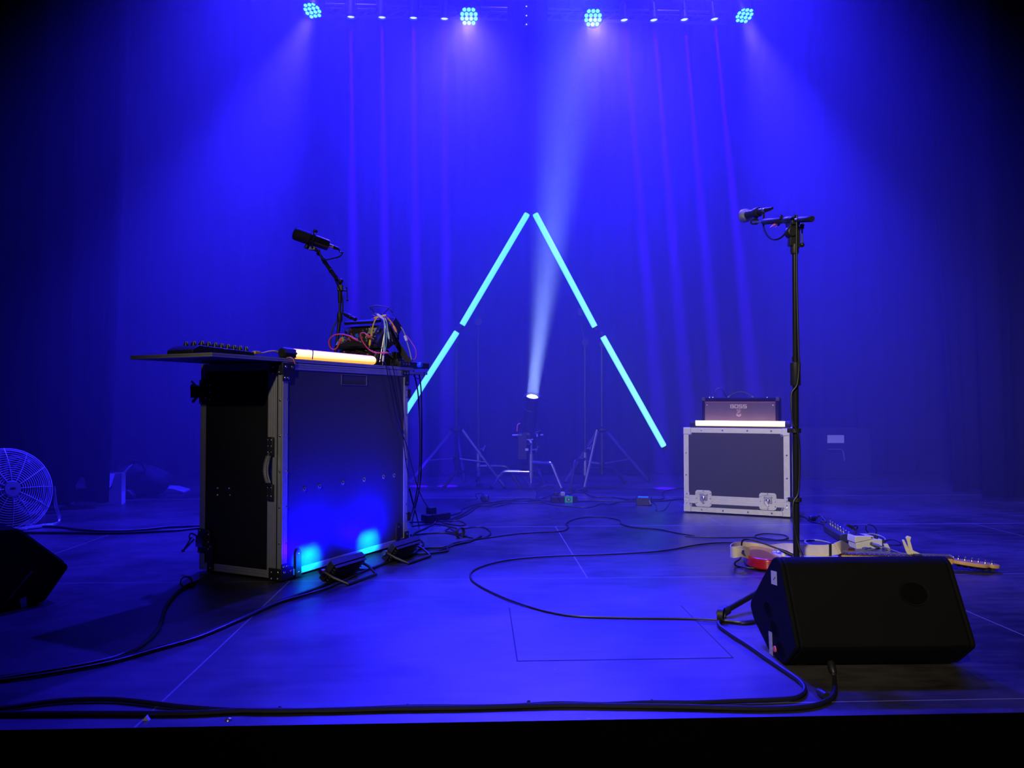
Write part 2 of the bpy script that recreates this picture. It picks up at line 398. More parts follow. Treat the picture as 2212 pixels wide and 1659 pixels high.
PINS = [((758, 33), (768, 1050), 'first from left'), ((825, 34), (838, 1050), 'second from left'), ((893, 35), (905, 1050), 'third from left'), ((960, 37), (967, 1050), 'fourth from left'),
        ((1348, 40), (1437, 1055), 'first from left'), ((1412, 40), (1500, 1055), 'second from left'), ((1478, 39), (1570, 1055), 'third from left'), ((1543, 38), (1650, 1055), 'fourth from left')]
for i, (a, c, lb) in enumerate(PINS):
    p = P(a[0], a[1], LAMP_Y); g = G(c[0], c[1]); side = 'left' if i < 4 else 'right'
    t = thing('pin_spot', f'small pinspot with narrow beam, {lb} in the {side} row of four', 'stage light', p, rot=frame_to(p, g), group=f'pinspots along the {side} truss')
    b = MB(); b.rev((0, 0, -0.13), (0, 0, 0.02), [(0, 0.025), (0.1, 0.034), (0.8, 0.036), (0.85, 0.04), (1, 0.04), (1, 0.035), (0.9, 0.034)], 18); b.build('housing', 'black', t)
    b = MB(); b.dome((0, 0, 0.004), (0, 0, 1), 0.033, 0.012, 16); b.build('lens', 'pin_led', t)
    b = MB(); b.tube([(0.045, 0, -0.05), (0.045, 0, -0.15), (0, 0, -0.17), (-0.045, 0, -0.15), (-0.045, 0, -0.05)], 0.004, smooth=False); b.build('yoke', 'black', t)
    d = (g - p).normalized()
    spot('pin_beam', p + d * 0.03, g, 42000, (0.035, 0.0, 1.0), 2.6, 0.35, 0.012)

# fill spots added above the frame, unseen, to brighten the lower haze
for x, e in ((-1.15, 3600), (0.3, 2600), (1.75, 3600)):
    spot('added_haze_fill', (x, 5.75, 5.35), (x * 1.05, 5.0, 0), e * 1.5, BLUE, 70, 1.0, 0.06)
class Frame:
    def __init__(s, loc, rotz):
        s.M = Matrix.Translation(Vector(loc)) @ Matrix.Rotation(rotz, 4, 'Z'); s.I = s.M.inverted(); s.R3 = s.I.to_3x3()
    def on(s, px, py, axis, val):
        o = s.I @ Vector((0, 0, CAM_H)); d = s.R3 @ _ray(px, py); return o + d * ((val - o[axis]) / d[axis])
    def loc(s, p): return s.I @ Vector(p)
    def wld(s, p): return s.M @ Vector(p)

def grooved(b, p0, p1, wdir, ndir, w, th=0.002, ridges=3):
    """extruded edge profile: a strip from p0 to p1, w wide along wdir, standing th out along ndir, with raised ridges"""
    p0, p1, wd, nd = Vector(p0), Vector(p1), Vector(wdir), Vector(ndir)
    def slab(a, c, h0, h1):
        q = [p0 + wd * a, p1 + wd * a, p1 + wd * c, p0 + wd * c]
        b.add([p + nd * h0 for p in q] + [p + nd * h1 for p in q], [(0, 1, 2, 3), (4, 7, 6, 5), (0, 4, 5, 1), (1, 5, 6, 2), (2, 6, 7, 3), (3, 7, 4, 0)])
    slab(0, w, 0, th)
    for k in range(ridges):
        a = w * (k + 0.18) / ridges; slab(a, a + w * 0.6 / ridges, th, th + 0.0018)
    return b

# ------------------------------------------------------------------ the big flight-case desk
DL, DW, DH = 0.885, 0.444, 0.86
D_LOC, D_ROT = (-0.767, 3.013, 0), R(62)
D = Frame(D_LOC, D_ROT)
desk = thing('flight_case_desk', 'tall black flight-case desk with aluminium edges and an overhanging top, at left', 'flight case', D_LOC, D_ROT)
b = MB(); b.box(0.004, DL - 0.004, 0.03, DW - 0.004, 0.010, DH - 0.001); b.build('body', 'laminate', desk)
b = MB(); b.box(0.004, DL - 0.004, 0.003, 0.0265, 0.012, DH - 0.003); b.build('front_lid', 'lid_laminate', desk)
X, Y, Z = Vector((1, 0, 0)), Vector((0, 1, 0)), Vector((0, 0, 1))
def trim(parent, *a, **k):
    b = MB(); grooved(b, *a, **k); return b.build('edge_trim', 'alu', parent)
# right-hand long face (y = 0)
trim(desk, (0, 0.003, 0.012), (0, 0.003, DH), X, -Y, 0.031)
trim(desk, (DL - 0.033, 0.003, 0.012), (DL - 0.033, 0.003, DH), X, -Y, 0.033)
trim(desk, (0.031, 0.003, 0.012), (DL - 0.033, 0.003, 0.012), Z, -Y, 0.026)
trim(desk, (0.031, 0.003, DH - 0.028), (DL - 0.033, 0.003, DH - 0.028), Z, -Y, 0.027)
# left-hand short face (x = 0)
trim(desk, (0.004, 0.0, 0.012), (0.004, 0.0, DH), Y, -X, 0.0255, ridges=2)
trim(desk, (0.004, 0.031, 0.010), (0.004, 0.031, DH), Y, -X, 0.046, ridges=4)
trim(desk, (0.004, DW - 0.03, 0.010), (0.004, DW - 0.03, DH), Y, -X, 0.03)
trim(desk, (0.004, 0.077, 0.010), (0.004, DW - 0.03, 0.010), Z, -X, 0.03)
trim(desk, (0.004, 0.077, DH - 0.03), (0.004, DW - 0.03, DH - 0.03), Z, -X, 0.03)
# far short face and back: plain edges
trim(desk, (DL - 0.004, 0.0, 0.012), (DL - 0.004, 0.0, DH), Y, X, 0.03)
trim(desk, (DL - 0.004, DW - 0.03, 0.012), (DL - 0.004, DW - 0.03, DH), Y, X, 0.03)
trim(desk, (0, DW - 0.004, 0.012), (0, DW - 0.004, DH), X, Y, 0.03)
trim(desk, (DL - 0.03, DW - 0.004, 0.012), (DL - 0.03, DW - 0.004, DH), X, Y, 0.03)
def rivet(parent, p, n, r=0.0055):
    b = MB(); b.dome(p, n, r); return b.build('rivet', 'chrome', parent)
for z in (0.15, 0.29, 0.43, 0.57, 0.71):
    rivet(desk, (0.026, -0.0008, z), -Y, 0.005); rivet(desk, (-0.0008, 0.013, z), -X, 0.005)
for z in (0.2, 0.42, 0.64): rivet(desk, (DL - 0.012, -0.0008, z), -Y, 0.005)
def corner(z0, z1, top, x_side):
    """black corner bracket wrapping a case corner"""
    x0, x1 = (0.0, 0.062) if x_side == 0 else (DL - 0.05, DL)
    b = MB()
    b.box(x0 - 0.004, x1, -0.006, -0.001, z0, z1)
    if x_side == 0:
        b.box(-0.007, -0.001, -0.006, 0.060, z0, z1)
        if top: b.box(x0 - 0.004, 0.04, -0.006, -0.001, z0 - 0.028, z0)
        else: b.box(x0 - 0.004, 0.042, -0.006, -0.001, z1, z1 + 0.018)
    else:
        b.box(DL + 0.001, DL + 0.006, -0.006, 0.05, z0, z1)
        b.box(DL - 0.03, DL + 0.005, -0.006, -0.001, z0 - 0.05 if top else z1, z0 if top else z1 + 0.03)
    o = b.build('corner_bracket', 'black', desk, bevel=0.0015)
    pts = []
    zm = (z0 + z1) / 2
    if x_side == 0:
        pts += [((0.012, -0.006, zm + .007), -Y), ((0.048, -0.006, zm + .007), -Y), ((-0.007, 0.046, zm + .007), -X), ((-0.007, 0.012, zm + .009), -X)]
        zz = z0 - 0.014 if top else z1 + 0.006
        pts += [((0.026, -0.006, zz), -Y), ((0.008, -0.006, zz), -Y), ((-0.007, 0.046, zm - .018), -X), ((-0.007, 0.014, zm - .016), -X)]
    else:
        zz = z0 - 0.035 if top else z1 + 0.016
        pts += [((DL - 0.036, -0.006, zm), -Y), ((DL - 0.012, -0.006, zm), -Y), ((DL - 0.012, -0.006, zz), -Y)]
    for p, n in pts: rivet(o, p, n, 0.0055)
corner(0.812, 0.858, True, 0); corner(0.006, 0.052, False, 0); corner(0.835, 0.858, True, 1); corner(0.006, 0.036, False, 1)
# spring handle on the left face
h = D.on(592, 958, 0, -0.02); h2 = D.on(592, 1075, 0, -0.02)
hd = MB()
zt, zb, yy = 0.535, 0.345, 0.055
hd.box(-0.012, -0.001, yy - 0.016, yy + 0.016, zt - 0.045, zt + 0.03); hd.box(-0.012, -0.001, yy - 0.016, yy + 0.016, zb - 0.03, zb + 0.035)
ho = hd.build('handle', 'black', desk, bevel=0.003)
b = MB(); pts = [Vector((-0.012 - 0.02 * math.sin(math.pi * i / 40), yy, zt - 0.035 - (zt - zb - 0.065) * i / 40)) for i in range(41)]
b.tube(pts, 0.0085, 12, smooth=False); b.build('grip', 'black', ho)
b = MB(); tn = 34
for i in range(tn):
    p = pts[int(3 + i * 34 / tn)]; b.rev(p - Vector((0, 0, .0012)), p + Vector((0, 0, .0012)), [(0, 0.0095), (0.5, 0.0106), (1, 0.0095)], 12)
lab(b.build('spring', 'alu', ho), 'ribbed silver spring around the grip')
for z in (zt + 0.018, zt - 0.006, zt - 0.03, zb + 0.02, zb - 0.012):
    for s in (-1, 1): rivet(ho, (-0.012, yy + s * 0.009, z), -X, 0.004)
# bolts on the faces
for px, py in ((470, 1055), (495, 1055), (470, 1070), (497, 1070)):
    p = D.on(px, py, 0, 0.004); b = MB(); b.dome(p, -X, 0.0062, 0.005); b.build('bolt', 'chrome', desk)
for px, py in ((657, 1057), (690, 1051), (740, 1043), (786, 1036), (828, 1030), (851, 1027)):
    p = D.on(px, py, 1, 0.003); b = MB(); b.dome(p, -Y, 0.0075, 0.006); b.rev(p, p - Y * 0.002, [(0, 0.0105), (1, 0.0105)], 12); b.build('bolt', 'chrome', desk)
# label holder
a, c = D.on(737, 808, 1, 0.003), D.on(792, 833, 1, 0.003)
b = MB()
for x0, x1, z0, z1 in ((a.x, c.x, a.z - .002, a.z), (a.x, c.x, c.z, c.z + .002), (a.x, a.x + .003, c.z, a.z), (c.x - .003, c.x, c.z, a.z)): b.box(x0, x1, 0.0, 0.003, z0, z1)
b.build('label_holder', 'steel', desk)
# feet with black straps
def foot(x, y, face):
    b = MB()
    b.rev((x, y, 0.0), (x, y, 0.0105), [(0, 0.022), (0.5, 0.02), (1, 0.015)], 16); o = b.build('foot', 'rubber', desk)
    b = MB()
    if face == 'x': b.prism([(y - .016, .004), (y + .016, .004), (y + .016, .115), (y + .008, .128), (y - .008, .128), (y - .016, .115)], -0.006, 0.0045, 'x'); pr = [((-0.006, y, .022), -X), ((-0.006, y, .11), -X)]
    else: b.prism([(x - .016, .004), (x + .016, .004), (x + .016, .10), (x + .008, .115), (x - .008, .115), (x - .016, .10)], -0.006, 0.0035, 'y'); pr = [((x, -0.006, .022), -Y), ((x, -0.006, .098), -Y)]
    s = b.build('foot_strap', 'black', desk)
    for p, n in pr: rivet(s, p, n, 0.005)
foot(0.03, 0.375, 'x'); foot(0.092, 0.03, 'y'); foot(0.80, 0.03, 'y')
b = MB(); b.rev((0.82, 0.40, 0.0), (0.82, 0.40, 0.0105), [(0, 0.022), (1, 0.015)], 16); b.build('foot', 'rubber', desk)
# latches at the back edge of the left face
def latch(z, open_):
    b = MB()
    b.prism([(DW - 0.055, z - .05), (DW + .002, z - .05), (DW + .002, z + .05), (DW - 0.055, z + .05), (DW - 0.067, z + .035), (DW - 0.067, z - .035)], -0.006, 0.003, 'x')
    o = b.build('latch_plate', 'black', desk, bevel=0.002)
    for yy, zz in ((DW - .058, z + .03), (DW - .058, z), (DW - .058, z - .03), (DW - .01, z + .043), (DW - .01, z - .043), (DW - .035, z + .02), (DW - .035, z - .022)): rivet(o, (-.006, yy, zz), -X, 0.005)
    b = MB()
    b.box(-0.02, -0.005, DW - .04, DW - .002, z - .022, z + .024)
    b.tube([(-.015, DW - .01, z + .02), (-.02, DW + .02, z + .03), (-.018, DW + .035, z + .018), (-.016, DW + .03, z)], 0.004, 6)
    if open_:
        b.cyl((-.018, DW + .005, z + .01), (-.03, DW + .05, z - .04), .004, n=8); b.cyl((-.018, DW + .02, z + .015), (-.03, DW + .055, z - .042), .004, n=8); b.ball((-.03, DW + .056, z - .043), .008)
    else:
        b.cyl((-.012, DW, z + .02), (-.012, DW + .035, z + .045), .006, n=8); b.cyl((-.012, DW, z - .015), (-.012, DW + .03, z - .042), .006, n=8); b.box(-.02, -.004, DW, DW + .035, z - .025, z + .025)
    b.build('latch', 'chrome' if open_ else 'black', o)
latch(0.745, False); latch(0.128, True)
for z in (0.745, 0.135):
    b = MB(); b.box(DL + .001, DL + .03, 0.0, 0.06, z - .022, z + .022); o = b.build('latch', 'black', desk, bevel=.003)
    for s in (-1, 1): rivet(desk, (DL - 0.013, -0.002, z + s * .018), -Y, 0.0045)
# table top and its edge band
TX0, TX1, TY0, TY1, TZ0, TZ1 = -0.355, 0.935, 0.0, 0.415, 0.8615, 0.876
b = MB(); b.box(TX0 + .003, TX1 - .003, TY0 + .003, TY1 - .003, TZ0, TZ1 - .0005); b.build('table_top', 'laminate', desk)
for p0, p1, w, n in (((TX0, TY0 + .003, TZ0), (TX1, TY0 + .003, TZ0), Z, -Y), ((TX0 + .003, TY0, TZ0), (TX0 + .003, TY1, TZ0), Z, -X), ((TX1 - .003, TY0, TZ0), (TX1 - .003, TY1, TZ0), Z, X), ((TX0, TY1 - .003, TZ0), (TX1, TY1 - .003, TZ0), Z, Y)):
    b = MB(); grooved(b, p0, p1, w, n, TZ1 - TZ0, 0.003, 2); b.build('edge_band', 'alu', desk)
# small pull-out shelf at the far end
q = [D.on(940, 799, 2, .858)]
b = MB(); b.box(DL, 1.11, 0.03, 0.30, 0.846, 0.858); b.build('shelf', 'laminate', desk)
b = MB(); grooved(b, (DL, .03, .846), (1.11, .03, .846), Z, -Y, .012, .003, 2); b.build('edge_band', 'alu', desk)

# ------------------------------------------------------------------ things standing on the desk
def desk_thing(name, label, cat, **k):
    return thing(name, label, cat, D_LOC, D_ROT, **k)
TZ = TZ1
# controller with knobs
def at_origin(name, label, cat, p, **k): return thing(name, label, cat, D.wld(p), D_ROT, **k)
c0 = (-0.24, 0.17, TZ)
ctl = at_origin('midi_controller', 'low black knob controller lying on the left end of the desk top', 'controller', c0)
b = MB(); b.prism([(-.10, 0), (.20, 0), (.20, .024), (-.07, .032), (-.10, .014)], -.06, .07, 'y'); b.build('body', 'black', ctl, bevel=.002)
for r_ in range(3):
    for k in range(8):
        x, y = -.045 + k * .031, -.045 + r_ * .04
        b = MB(); z0 = .0312 - (x + .07) * .0296; b.rev((x, y, z0), (x, y, z0 + .018), [(0, .0095), (.1, .0095), (.75, .0075), (1, .0065)], 12)
        o = b.build('knob', 'dark_metal', ctl)
        b = MB(); b.box(x - .0012, x + .0012, y - .0080, y + .002, z0 + .008, z0 + .0188); b.build('pointer', 'white', o)
# usb cable
b = MB(); pts = [(-.03, .11, TZ + .022), (.0, .105, TZ + .022), (.03, .10, TZ + .030), (.06, .09, TZ + .032), (.09, .09, TZ + .016), (.12, .11, TZ + .004)]
b.tube(pts, .0028, 8); u = b.build('usb_cable', 'yellow'); u.location = D_LOC; u.rotation_euler = (0, 0, D_ROT); tag(u, 'short yellow USB cable plugged into the knob controller on the desk', 'cable')
b = MB(); b.box(-.042, -.014, .102, .118, TZ + .016, TZ + .028); b.build('plug', 'yellow', u, bevel=.002)

# warm tube lamps
M['tube_warm_desk'] = emit_towards('tube_warm', (1.0, 0.66, 0.28), (1.0, 0.38, 0.04), (-0.62, -0.77, 0.15), 0.45, 0.95, 3.4, 1.4)  # core tone turned to the camera, orange rims imitate the glow falling off
M['tube_warm_amp'] = emit_towards('tube_warm', (1.0, 0.55, 0.20), (1.0, 0.56, 0.17), (0, 0.75, 0.66), -0.45, 0.5, 6.5, 2.4)  # back side made hotter to throw extra glow on the amplifier front
tl = at_origin('tube_lamp', 'short glowing warm tube lamp lying along the desk edge', 'tube lamp', (0.06, 0.045, TZ + .0235))
b = MB(); b.rev((.045, 0, 0), (.605, 0, 0), [(0, .0212), (.965, .0212), (.982, .019), (.996, .012), (1, .002)], 24); tb = b.build('tube', 'tube_warm_desk', tl)
b = MB(); b.rev((-.02, 0, 0), (.05, 0, 0), [(0, .018), (.08, .0232), (.8, .0232), (1, .0218)], 8); b.build('end_cap', 'black', tl, sharp=20)
b = MB(); b.box(-.015, .045, -.012, .012, -.0222, -.016); b.build('foot', 'black', tl)
# thin wires thrown over the tube
def loose(name, label, cat, pts, r, m, local=True, group=None, n=8, sub=6):
    b = MB(); b.tube(pts, r, n, sub=sub); o = b.build(name, m)
    if local: o.location = D_LOC; o.rotation_euler = (0, 0, D_ROT)
    return tag(o, label, cat, group)
loose('wire', 'thin dark wire hooked over the desk tube lamp near its middle', 'cable', [(.165, -.0065, TZ + .003), (.19, .012, TZ + .038), (.21, .04, TZ + .0475), (.25, .075, TZ + .046), (.29, .12, TZ + .02), (.33, .16, TZ + .004)], .0022, 'cable')
loose('wire', 'pale bunched wires behind the desk tube lamp', 'cable', [(.24, .09, TZ + .02), (.25, .10, TZ + .045), (.28, .11, TZ + .05), (.31, .12, TZ + .035), (.33, .13, TZ + .01)], .0035, 'white_cable')
loose('wire', 'short orange wire at the end cap of the desk tube lamp', 'cable', [(.055, .03, TZ + .004), (.045, .005, TZ + .004), (.05, -.007, TZ - .002), (.06, -.0075, TZ - .02)], .0022, 'orange')

# modular synth in two tilted tiers
sy = at_origin('modular_synth', 'patched black modular synth in two tilted tiers at the far end of the desk', 'synthesizer', (0.70, 0.06, TZ))
b = MB(); b.prism([(0, 0), (.20, 0), (.10, .085), (.03, .085)], 0.0, .24, 'y'); b.build('lower_case', 'black', sy, bevel=.002)
b = MB(); b.prism([(.005, .088), (.10, .088), (.19, .14), (.19, .20), (.085, .205), (-.005, .102)], -.005, .245, 'y'); b.build('upper_case', 'matte', sy, bevel=.002)
def panel_pt(tier, u, y, lift=.0):
    a, c = (Vector((0, 0, 0)), Vector((.03, 0, .085))) if tier == 0 else (Vector((-.005, 0, .102)), Vector((.085, 0, .205)))
    d = (c - a); n = Vector((-d.z, 0, d.x)).normalized()
    return a + d * u + Vector((0, y, 0)) + n * lift, n
rnd = random.Random(3)
for tier, cnt in ((0, 44), (1, 46)):
    for k in range(cnt):
        u, y = rnd.uniform(.1, .9), rnd.uniform(.01, .23); p, n = panel_pt(tier, u, y)
        kind = rnd.random()
        b = MB()
        if kind < .45: b.rev(p, p + n * .005, [(0, .0042), (1, .0036)], 8); b.build('jack', 'alu', sy)
        elif kind < .8: b.rev(p, p + n * .012, [(0, .006), (.8, .005), (1, .004)], 10); b.build('knob', 'rubber', sy)
        else: b.rev(p, p + n * .009, [(0, .003), (1, .0025)], 8); b.build('patch_plug', rnd.choice(['white', 'grey', 'red', 'gold']), sy)
for tier, u, y, r_, h_, m_ in ((1, .30, .215, .011, .014, 'lime'), (1, .45, .135, .011, .014, 'knob_blue'), (1, .5, .115, .008, .012, 'steel')):
    p, n = panel_pt(tier, u, y); b = MB(); b.rev(p, p + n * h_, [(0, r_), (.8, r_ * .9), (1, r_ * .75)], 16); lab(b.build('large_knob', m_, sy), {'lime': 'large lime green knob', 'knob_blue': 'large blue knob', 'steel': 'silver knob'}[m_])
for tier, u0, u1, y0, y1, m_, l_ in ((1, .05, .35, .222, .240, 'teal', 'narrow teal faceplate'), (1, .35, .85, .045, .085, 'grey', 'pale grey faceplate'), (0, .25, .6, .04, .052, 'green', 'small green tag')):
    b = MB(); q = [panel_pt(tier, u, y, .003)[0] for u, y in ((u0, y0), (u1, y0), (u1, y1), (u0, y1))]; q2 = [panel_pt(tier, u, y, .0)[0] for u, y in ((u0, y0), (u1, y0), (u1, y1), (u0, y1))]
    b.add(q + q2, [(0, 1, 2, 3), (7, 6, 5, 4), (0, 4, 5, 1), (1, 5, 6, 2), (2, 6, 7, 3), (3, 7, 4, 0)]); lab(b.build('faceplate', m_, sy), l_)
for k in range(4):
    for s in range(3):
        p, n = panel_pt(1, .25 + .1 * k, .165 + .012 * s); b = MB(); b.rev(p, p + n * .01, [(0, .0035), (1, .003)], 8)
        if (k + s) % 2 == 0: b.build('patch_plug', 'pink', sy)
b = MB()
for x0, z0, x1, z1 in ((.03, .09, .19, .02), (.07, .208, .02, .02)): b.cyl((x0, -.008, z0), (x1, -.008, z1), .003, n=8)
b.cyl((.10, -.010, .215), (.16, -.010, .15), .0035, n=8)
lab(b.build('side_rail', 'alu', sy), 'thin silver rails on the side panel')
b = MB(); b.prism([(.10, .19), (.17, .15), (.215, .205), (.15, .25)], -.01, .06, 'y'); b.build('power_box', 'black', sy, bevel=.003)
b = MB(); b.prism([(.04, .21), (.12, .225), (.11, .24), (.035, .222)], .05, .22, 'y'); b.build('top_unit', 'black', sy, bevel=.002)
# microphone lead plug in the synth
# patch leads, each its own cable
def lead(color, label, px_pts, Y, r=.0026, plug=True, m=None, Y2=None):
    n = len(px_pts); pts = [P(x, y, Y if Y2 is None else Y + (Y2 - Y) * i / (n - 1)) for i, (x, y) in enumerate(px_pts)]
    b = MB(); b.tube(pts, r, 8); o = b.build('patch_cable', m or color)
    tag(o, label, 'cable', 'patch cables on the modular synth')
    if plug:
        for e, f in ((0, 1), (-1, -2)):
            d = (pts[e] - pts[f]).normalized(); c = MB(); c.rev(pts[e] - d * .012, pts[e] + d * .024, [(0, r * 1.1), (.2, r * 1.7), (.8, r * 1.7), (1, r)], 10); p_ = c.build('plug', m or color, o)
            c = MB(); c.cyl(pts[e] + d * .024, pts[e] + d * .036, .0015, n=6); c.build('plug_tip', 'steel', o)
    return o
lead('yellow', 'yellow patch cable arching down left from the synth top', [(824, 684), (814, 687), (807, 700), (803, 720), (800, 736)], 3.64, .0034)
lead('orange', 'orange patch cable arching right from the synth top', [(818, 685), (828, 683), (838, 688), (848, 700), (852, 708)], 3.66, .0034)
lead('pale_green', 'pale green patch cable hanging from the synth top', [(824, 684), (832, 688), (836, 700), (838, 716), (839, 722)], 3.65, .003)
lead('white_cable', 'long white patch cable hanging in front of the synth side to the desk edge', [(823, 685), (829, 690), (831, 710), (830, 740), (829, 760), (828, 772)], 3.62, .003)
lead('teal', 'thin teal patch cable hanging beside the long white one', [(830, 690), (834, 705), (835, 730), (834, 745), (832, 755)], 3.66, .0028)
lead('black', 'thin black patch cable with pale tip hanging at the synth top', [(820, 686), (836, 692), (841, 706), (843, 718), (844, 722)], 3.67, .0025, m='cable')
lead('red', 'red patch cable looping left of the synth over the tube lamp', [(764, 731), (752, 725), (735, 722), (720, 725), (711, 735), (712, 748), (719, 755), (727, 752), (733, 740)], 3.60, .003)
lead('red', 'red patch cable curving under the synth front to the right', [(794, 724), (786, 719), (779, 721), (780, 731), (789, 746), (800, 757), (815, 762), (828, 762)], 3.60, .0028)
lead('grey', 'thin grey patch cables bunched on top of the synth', [(802, 670), (800, 663), (812, 660), (830, 662), (842, 668), (848, 676)], 3.75, .0022, plug=False, m='cable')
lead('grey', 'second dark cable looping over the synth top', [(803, 664), (806, 672), (818, 680), (830, 676), (842, 664)], 3.72, .002, plug=False, m='cable')
lead('grey', 'grey lead with a pale cable joint falling right of the synth to the desk', [(866, 706), (873, 718), (878, 735), (884, 755), (889, 777)], 3.78, .003, plug=False, m='grey')
jt = MB(); jt.cyl(P(874.5, 725, 3.78), P(878.5, 736, 3.78), .0075, n=10); j = jt.build('cable_joint', 'white_cable', bpy.data.objects['patch_cable.010'])
lead('red', 'thin dark red lead falling right of the synth beside the grey one', [(876, 722), (888, 738), (898, 756), (898, 772), (892, 778)], 3.80, .002, plug=False, m='pink')
# broad black strap bracing the synth
b = MB(); pts = [P(842, 714, 3.80), P(856, 740, 3.80), P(872, 765, 3.79), P(884, 784, 3.78)]
b.ribbon(pts, [(0.75, -.1, .5)] * 4, .028, .004); tag(b.build('strap', 'matte'), 'black brace strap running from the synth down to the desk corner', 'strap')
b = MB(); b.tube([P(850, 735, 3.83), P(868, 757, 3.83), P(884, 772, 3.83), P(893, 780, 3.83)], .003, 8); tag(b.build('patch_cable', 'cable'), 'black lead beside the brace strap behind the synth', 'cable', 'patch cables on the modular synth')
# small units at the far corner of the desk
sb = at_origin('small_adapter', 'small dark adapter box standing behind the synth foot', 'adapter', (0.83, .03, TZ)); b = MB(); b.box(0, .05, 0, .03, 0.04, .075); b.build('top_block', 'laminate', sb, bevel=.002); b = MB(); b.box(-.01, .07, -.012, .035, 0, .04); b.build('body', 'black', sb, bevel=.003)
mx = at_origin('rack_mixer', 'slim black rack mixer with a round blue knob, overhanging the far desk corner', 'mixer', (0.70, -.012, TZ + .001))
b = MB(); b.box(0.10, .36, .0, .03, 0.0, .026); b.build('body', 'black', mx, bevel=.002)
b = MB(); b.box(.30, .40, .02, .20, 0.0, .03); b.build('side_unit', 'black', mx, bevel=.002)
for x in (.13, .155, .18): b = MB(); b.dome((x, 0, .014), -Y, .005); b.build('screw', 'chrome', mx)
b = MB(); b.rev((.262, .0, .014), (.262, -.02, .014), [(0, .0135), (.7, .0135), (1, .011)], 18); lab(b.build('knob', 'knob_blue', mx), 'round blue knob')

# desk microphone on a clamp-on stand
MY = 3.80
ms = thing('desk_mic_stand', 'thin black microphone stand rising behind the synth, carrying the fat studio microphone', 'microphone stand', D.wld((.745, .345, TZ)))
def L(o, p): return Vector(p) - o.location
base = D.wld((.745, .345, TZ)); MY = base.y
b = MB(); b.rev((0, 0, 0), (0, 0, .02), [(0, .06), (.6, .058), (1, .03)], 24); b.build('base', 'black', ms)
b = MB(); b.cyl((0, 0, .02), L(ms, P(734, 690, MY)), .0085); b.build('lower_tube', 'black', ms)
b = MB(); b.cyl(L(ms, P(734, 692, MY)), L(ms, P(734.5, 640, MY)), .0062); b.build('upper_tube', 'black', ms)
b = MB(); b.rev(L(ms, P(734, 696, MY)), L(ms, P(734, 674, MY)), [(0, .010), (.2, .014), (.8, .014), (1, .010)], 14); b.build('clutch', 'rubber', ms)
b = MB(); b.rev(L(ms, P(734.5, 655, MY)), L(ms, P(734.5, 618, MY)), [(0, .009), (.5, .011), (1, .012)], 14); b.box(*(lambda c: (c.x - .014, c.x + .014, c.y - .014, c.y + .014, c.z - .016, c.z + .016))(L(ms, P(735, 622, MY)))); b.build('swivel', 'black', ms, bevel=.003)
b = MB(); b.cyl(L(ms, P(738, 627, MY)), L(ms, P(750, 628, MY)), .004, n=8); b.cyl(L(ms, P(749, 622, MY - .01)), L(ms, P(750.5, 647, MY - .01)), .0022, n=8); b.ball(L(ms, P(748, 621, MY - .01)), .0055); b.ball(L(ms, P(750.5, 648, MY - .01)), .006); b.build('clamp_handle', 'black', ms)
MA, MB_ = P(736, 615, MY), P(685, 541, MY - .12)
b = MB(); b.cyl(L(ms, MA), L(ms, MB_), .0062); b.build('boom', 'black', ms)
b = MB(); d = (MB_ - MA).normalized(); b.rev(L(ms, MA + d * .045), L(ms, MA + d * .17), [(0, .007), (.1, .0105), (.9, .0105), (1, .007)], 12); b.ball(L(ms, P(736, 607, MY - .01)), .013); b.build('boom_clutch', 'rubber', ms)
b = MB(); mid = (MA + MB_) / 2
hel = [L(ms, MA + (MB_ - MA) * (i / 40)) + Vector((.011 * math.cos(i * .62), .011 * math.sin(i * .62), .004 * math.sin(i * .62))) for i in range(6, 41)]
CBL = [ms.location + p for p in hel]
# microphone: tail at (712,530), foam nose at (636,500)
nose, tail = P(633, 503, MY - .16), P(710, 530, MY - .10)
mc = thing('studio_microphone', 'fat black broadcast microphone with foam nose, above the desk', 'microphone', (nose + tail) / 2)
ax = (tail - nose); ln = ax.length; q = lambda t: L(mc, nose + ax * t)
b = MB(); b.rev(q(0), q(.46), [(0, .012), (.02, .022), (.08, .0285), (.2, .031), (.95, .031), (1, .028)], 28); b.build('foam_windscreen', 'matte', mc)
b = MB(); b.rev(q(.46), q(1), [(0, .028), (.02, .0305), (.08, .0305), (.1, .0285), (.16, .0285), (.18, .0305), (.24, .0305), (.26, .029), (.9, .0275), (.97, .027), (.975, .022), (1, .022)], 28); b.build('body', 'black_gloss', mc)
sdv = ax.normalized().cross(Vector((0, 0, 1))).normalized(); upm = sdv.cross(ax.normalized())
b = MB()
b.tube([q(.55) + upm * .033, q(.55) + sdv * .024 + upm * .024, q(.55) + sdv * .034, q(.55) + sdv * .026 - upm * .026, q(.6) - upm * .046, q(.55) - sdv * .026 - upm * .026, q(.55) - sdv * .034, q(.55) - sdv * .024 + upm * .024, q(.55) + upm * .033], .004, 8)
b.build('yoke', 'black', mc)
b = MB(); b.rev(q(.55) + upm * .03, q(.55) + upm * .05, [(0, .006), (.4, .006), (.5, .011), (1, .010)], 14); b.rev(q(.47) - upm * .03, q(.44) - upm * .05, [(0, .006), (.4, .012), (1, .011)], 14); b.build('yoke_knob', 'black', mc)
b = MB(); b.cyl(q(.62) - upm * .04, L(mc, MB_), .009, n=12); b.box(*(lambda c: (c.x - .016, c.x + .012, c.y - .011, c.y + .011, c.z - .006, c.z + .008))(q(.62) - upm * .042)); b.build('mount', 'dark_metal', mc)
b = MB(); b.rev(q(.99) + sdv * -.0, q(1.13), [(0, .0095), (1, .0095)], 14); b.build('plug_shell', 'alu', mc)
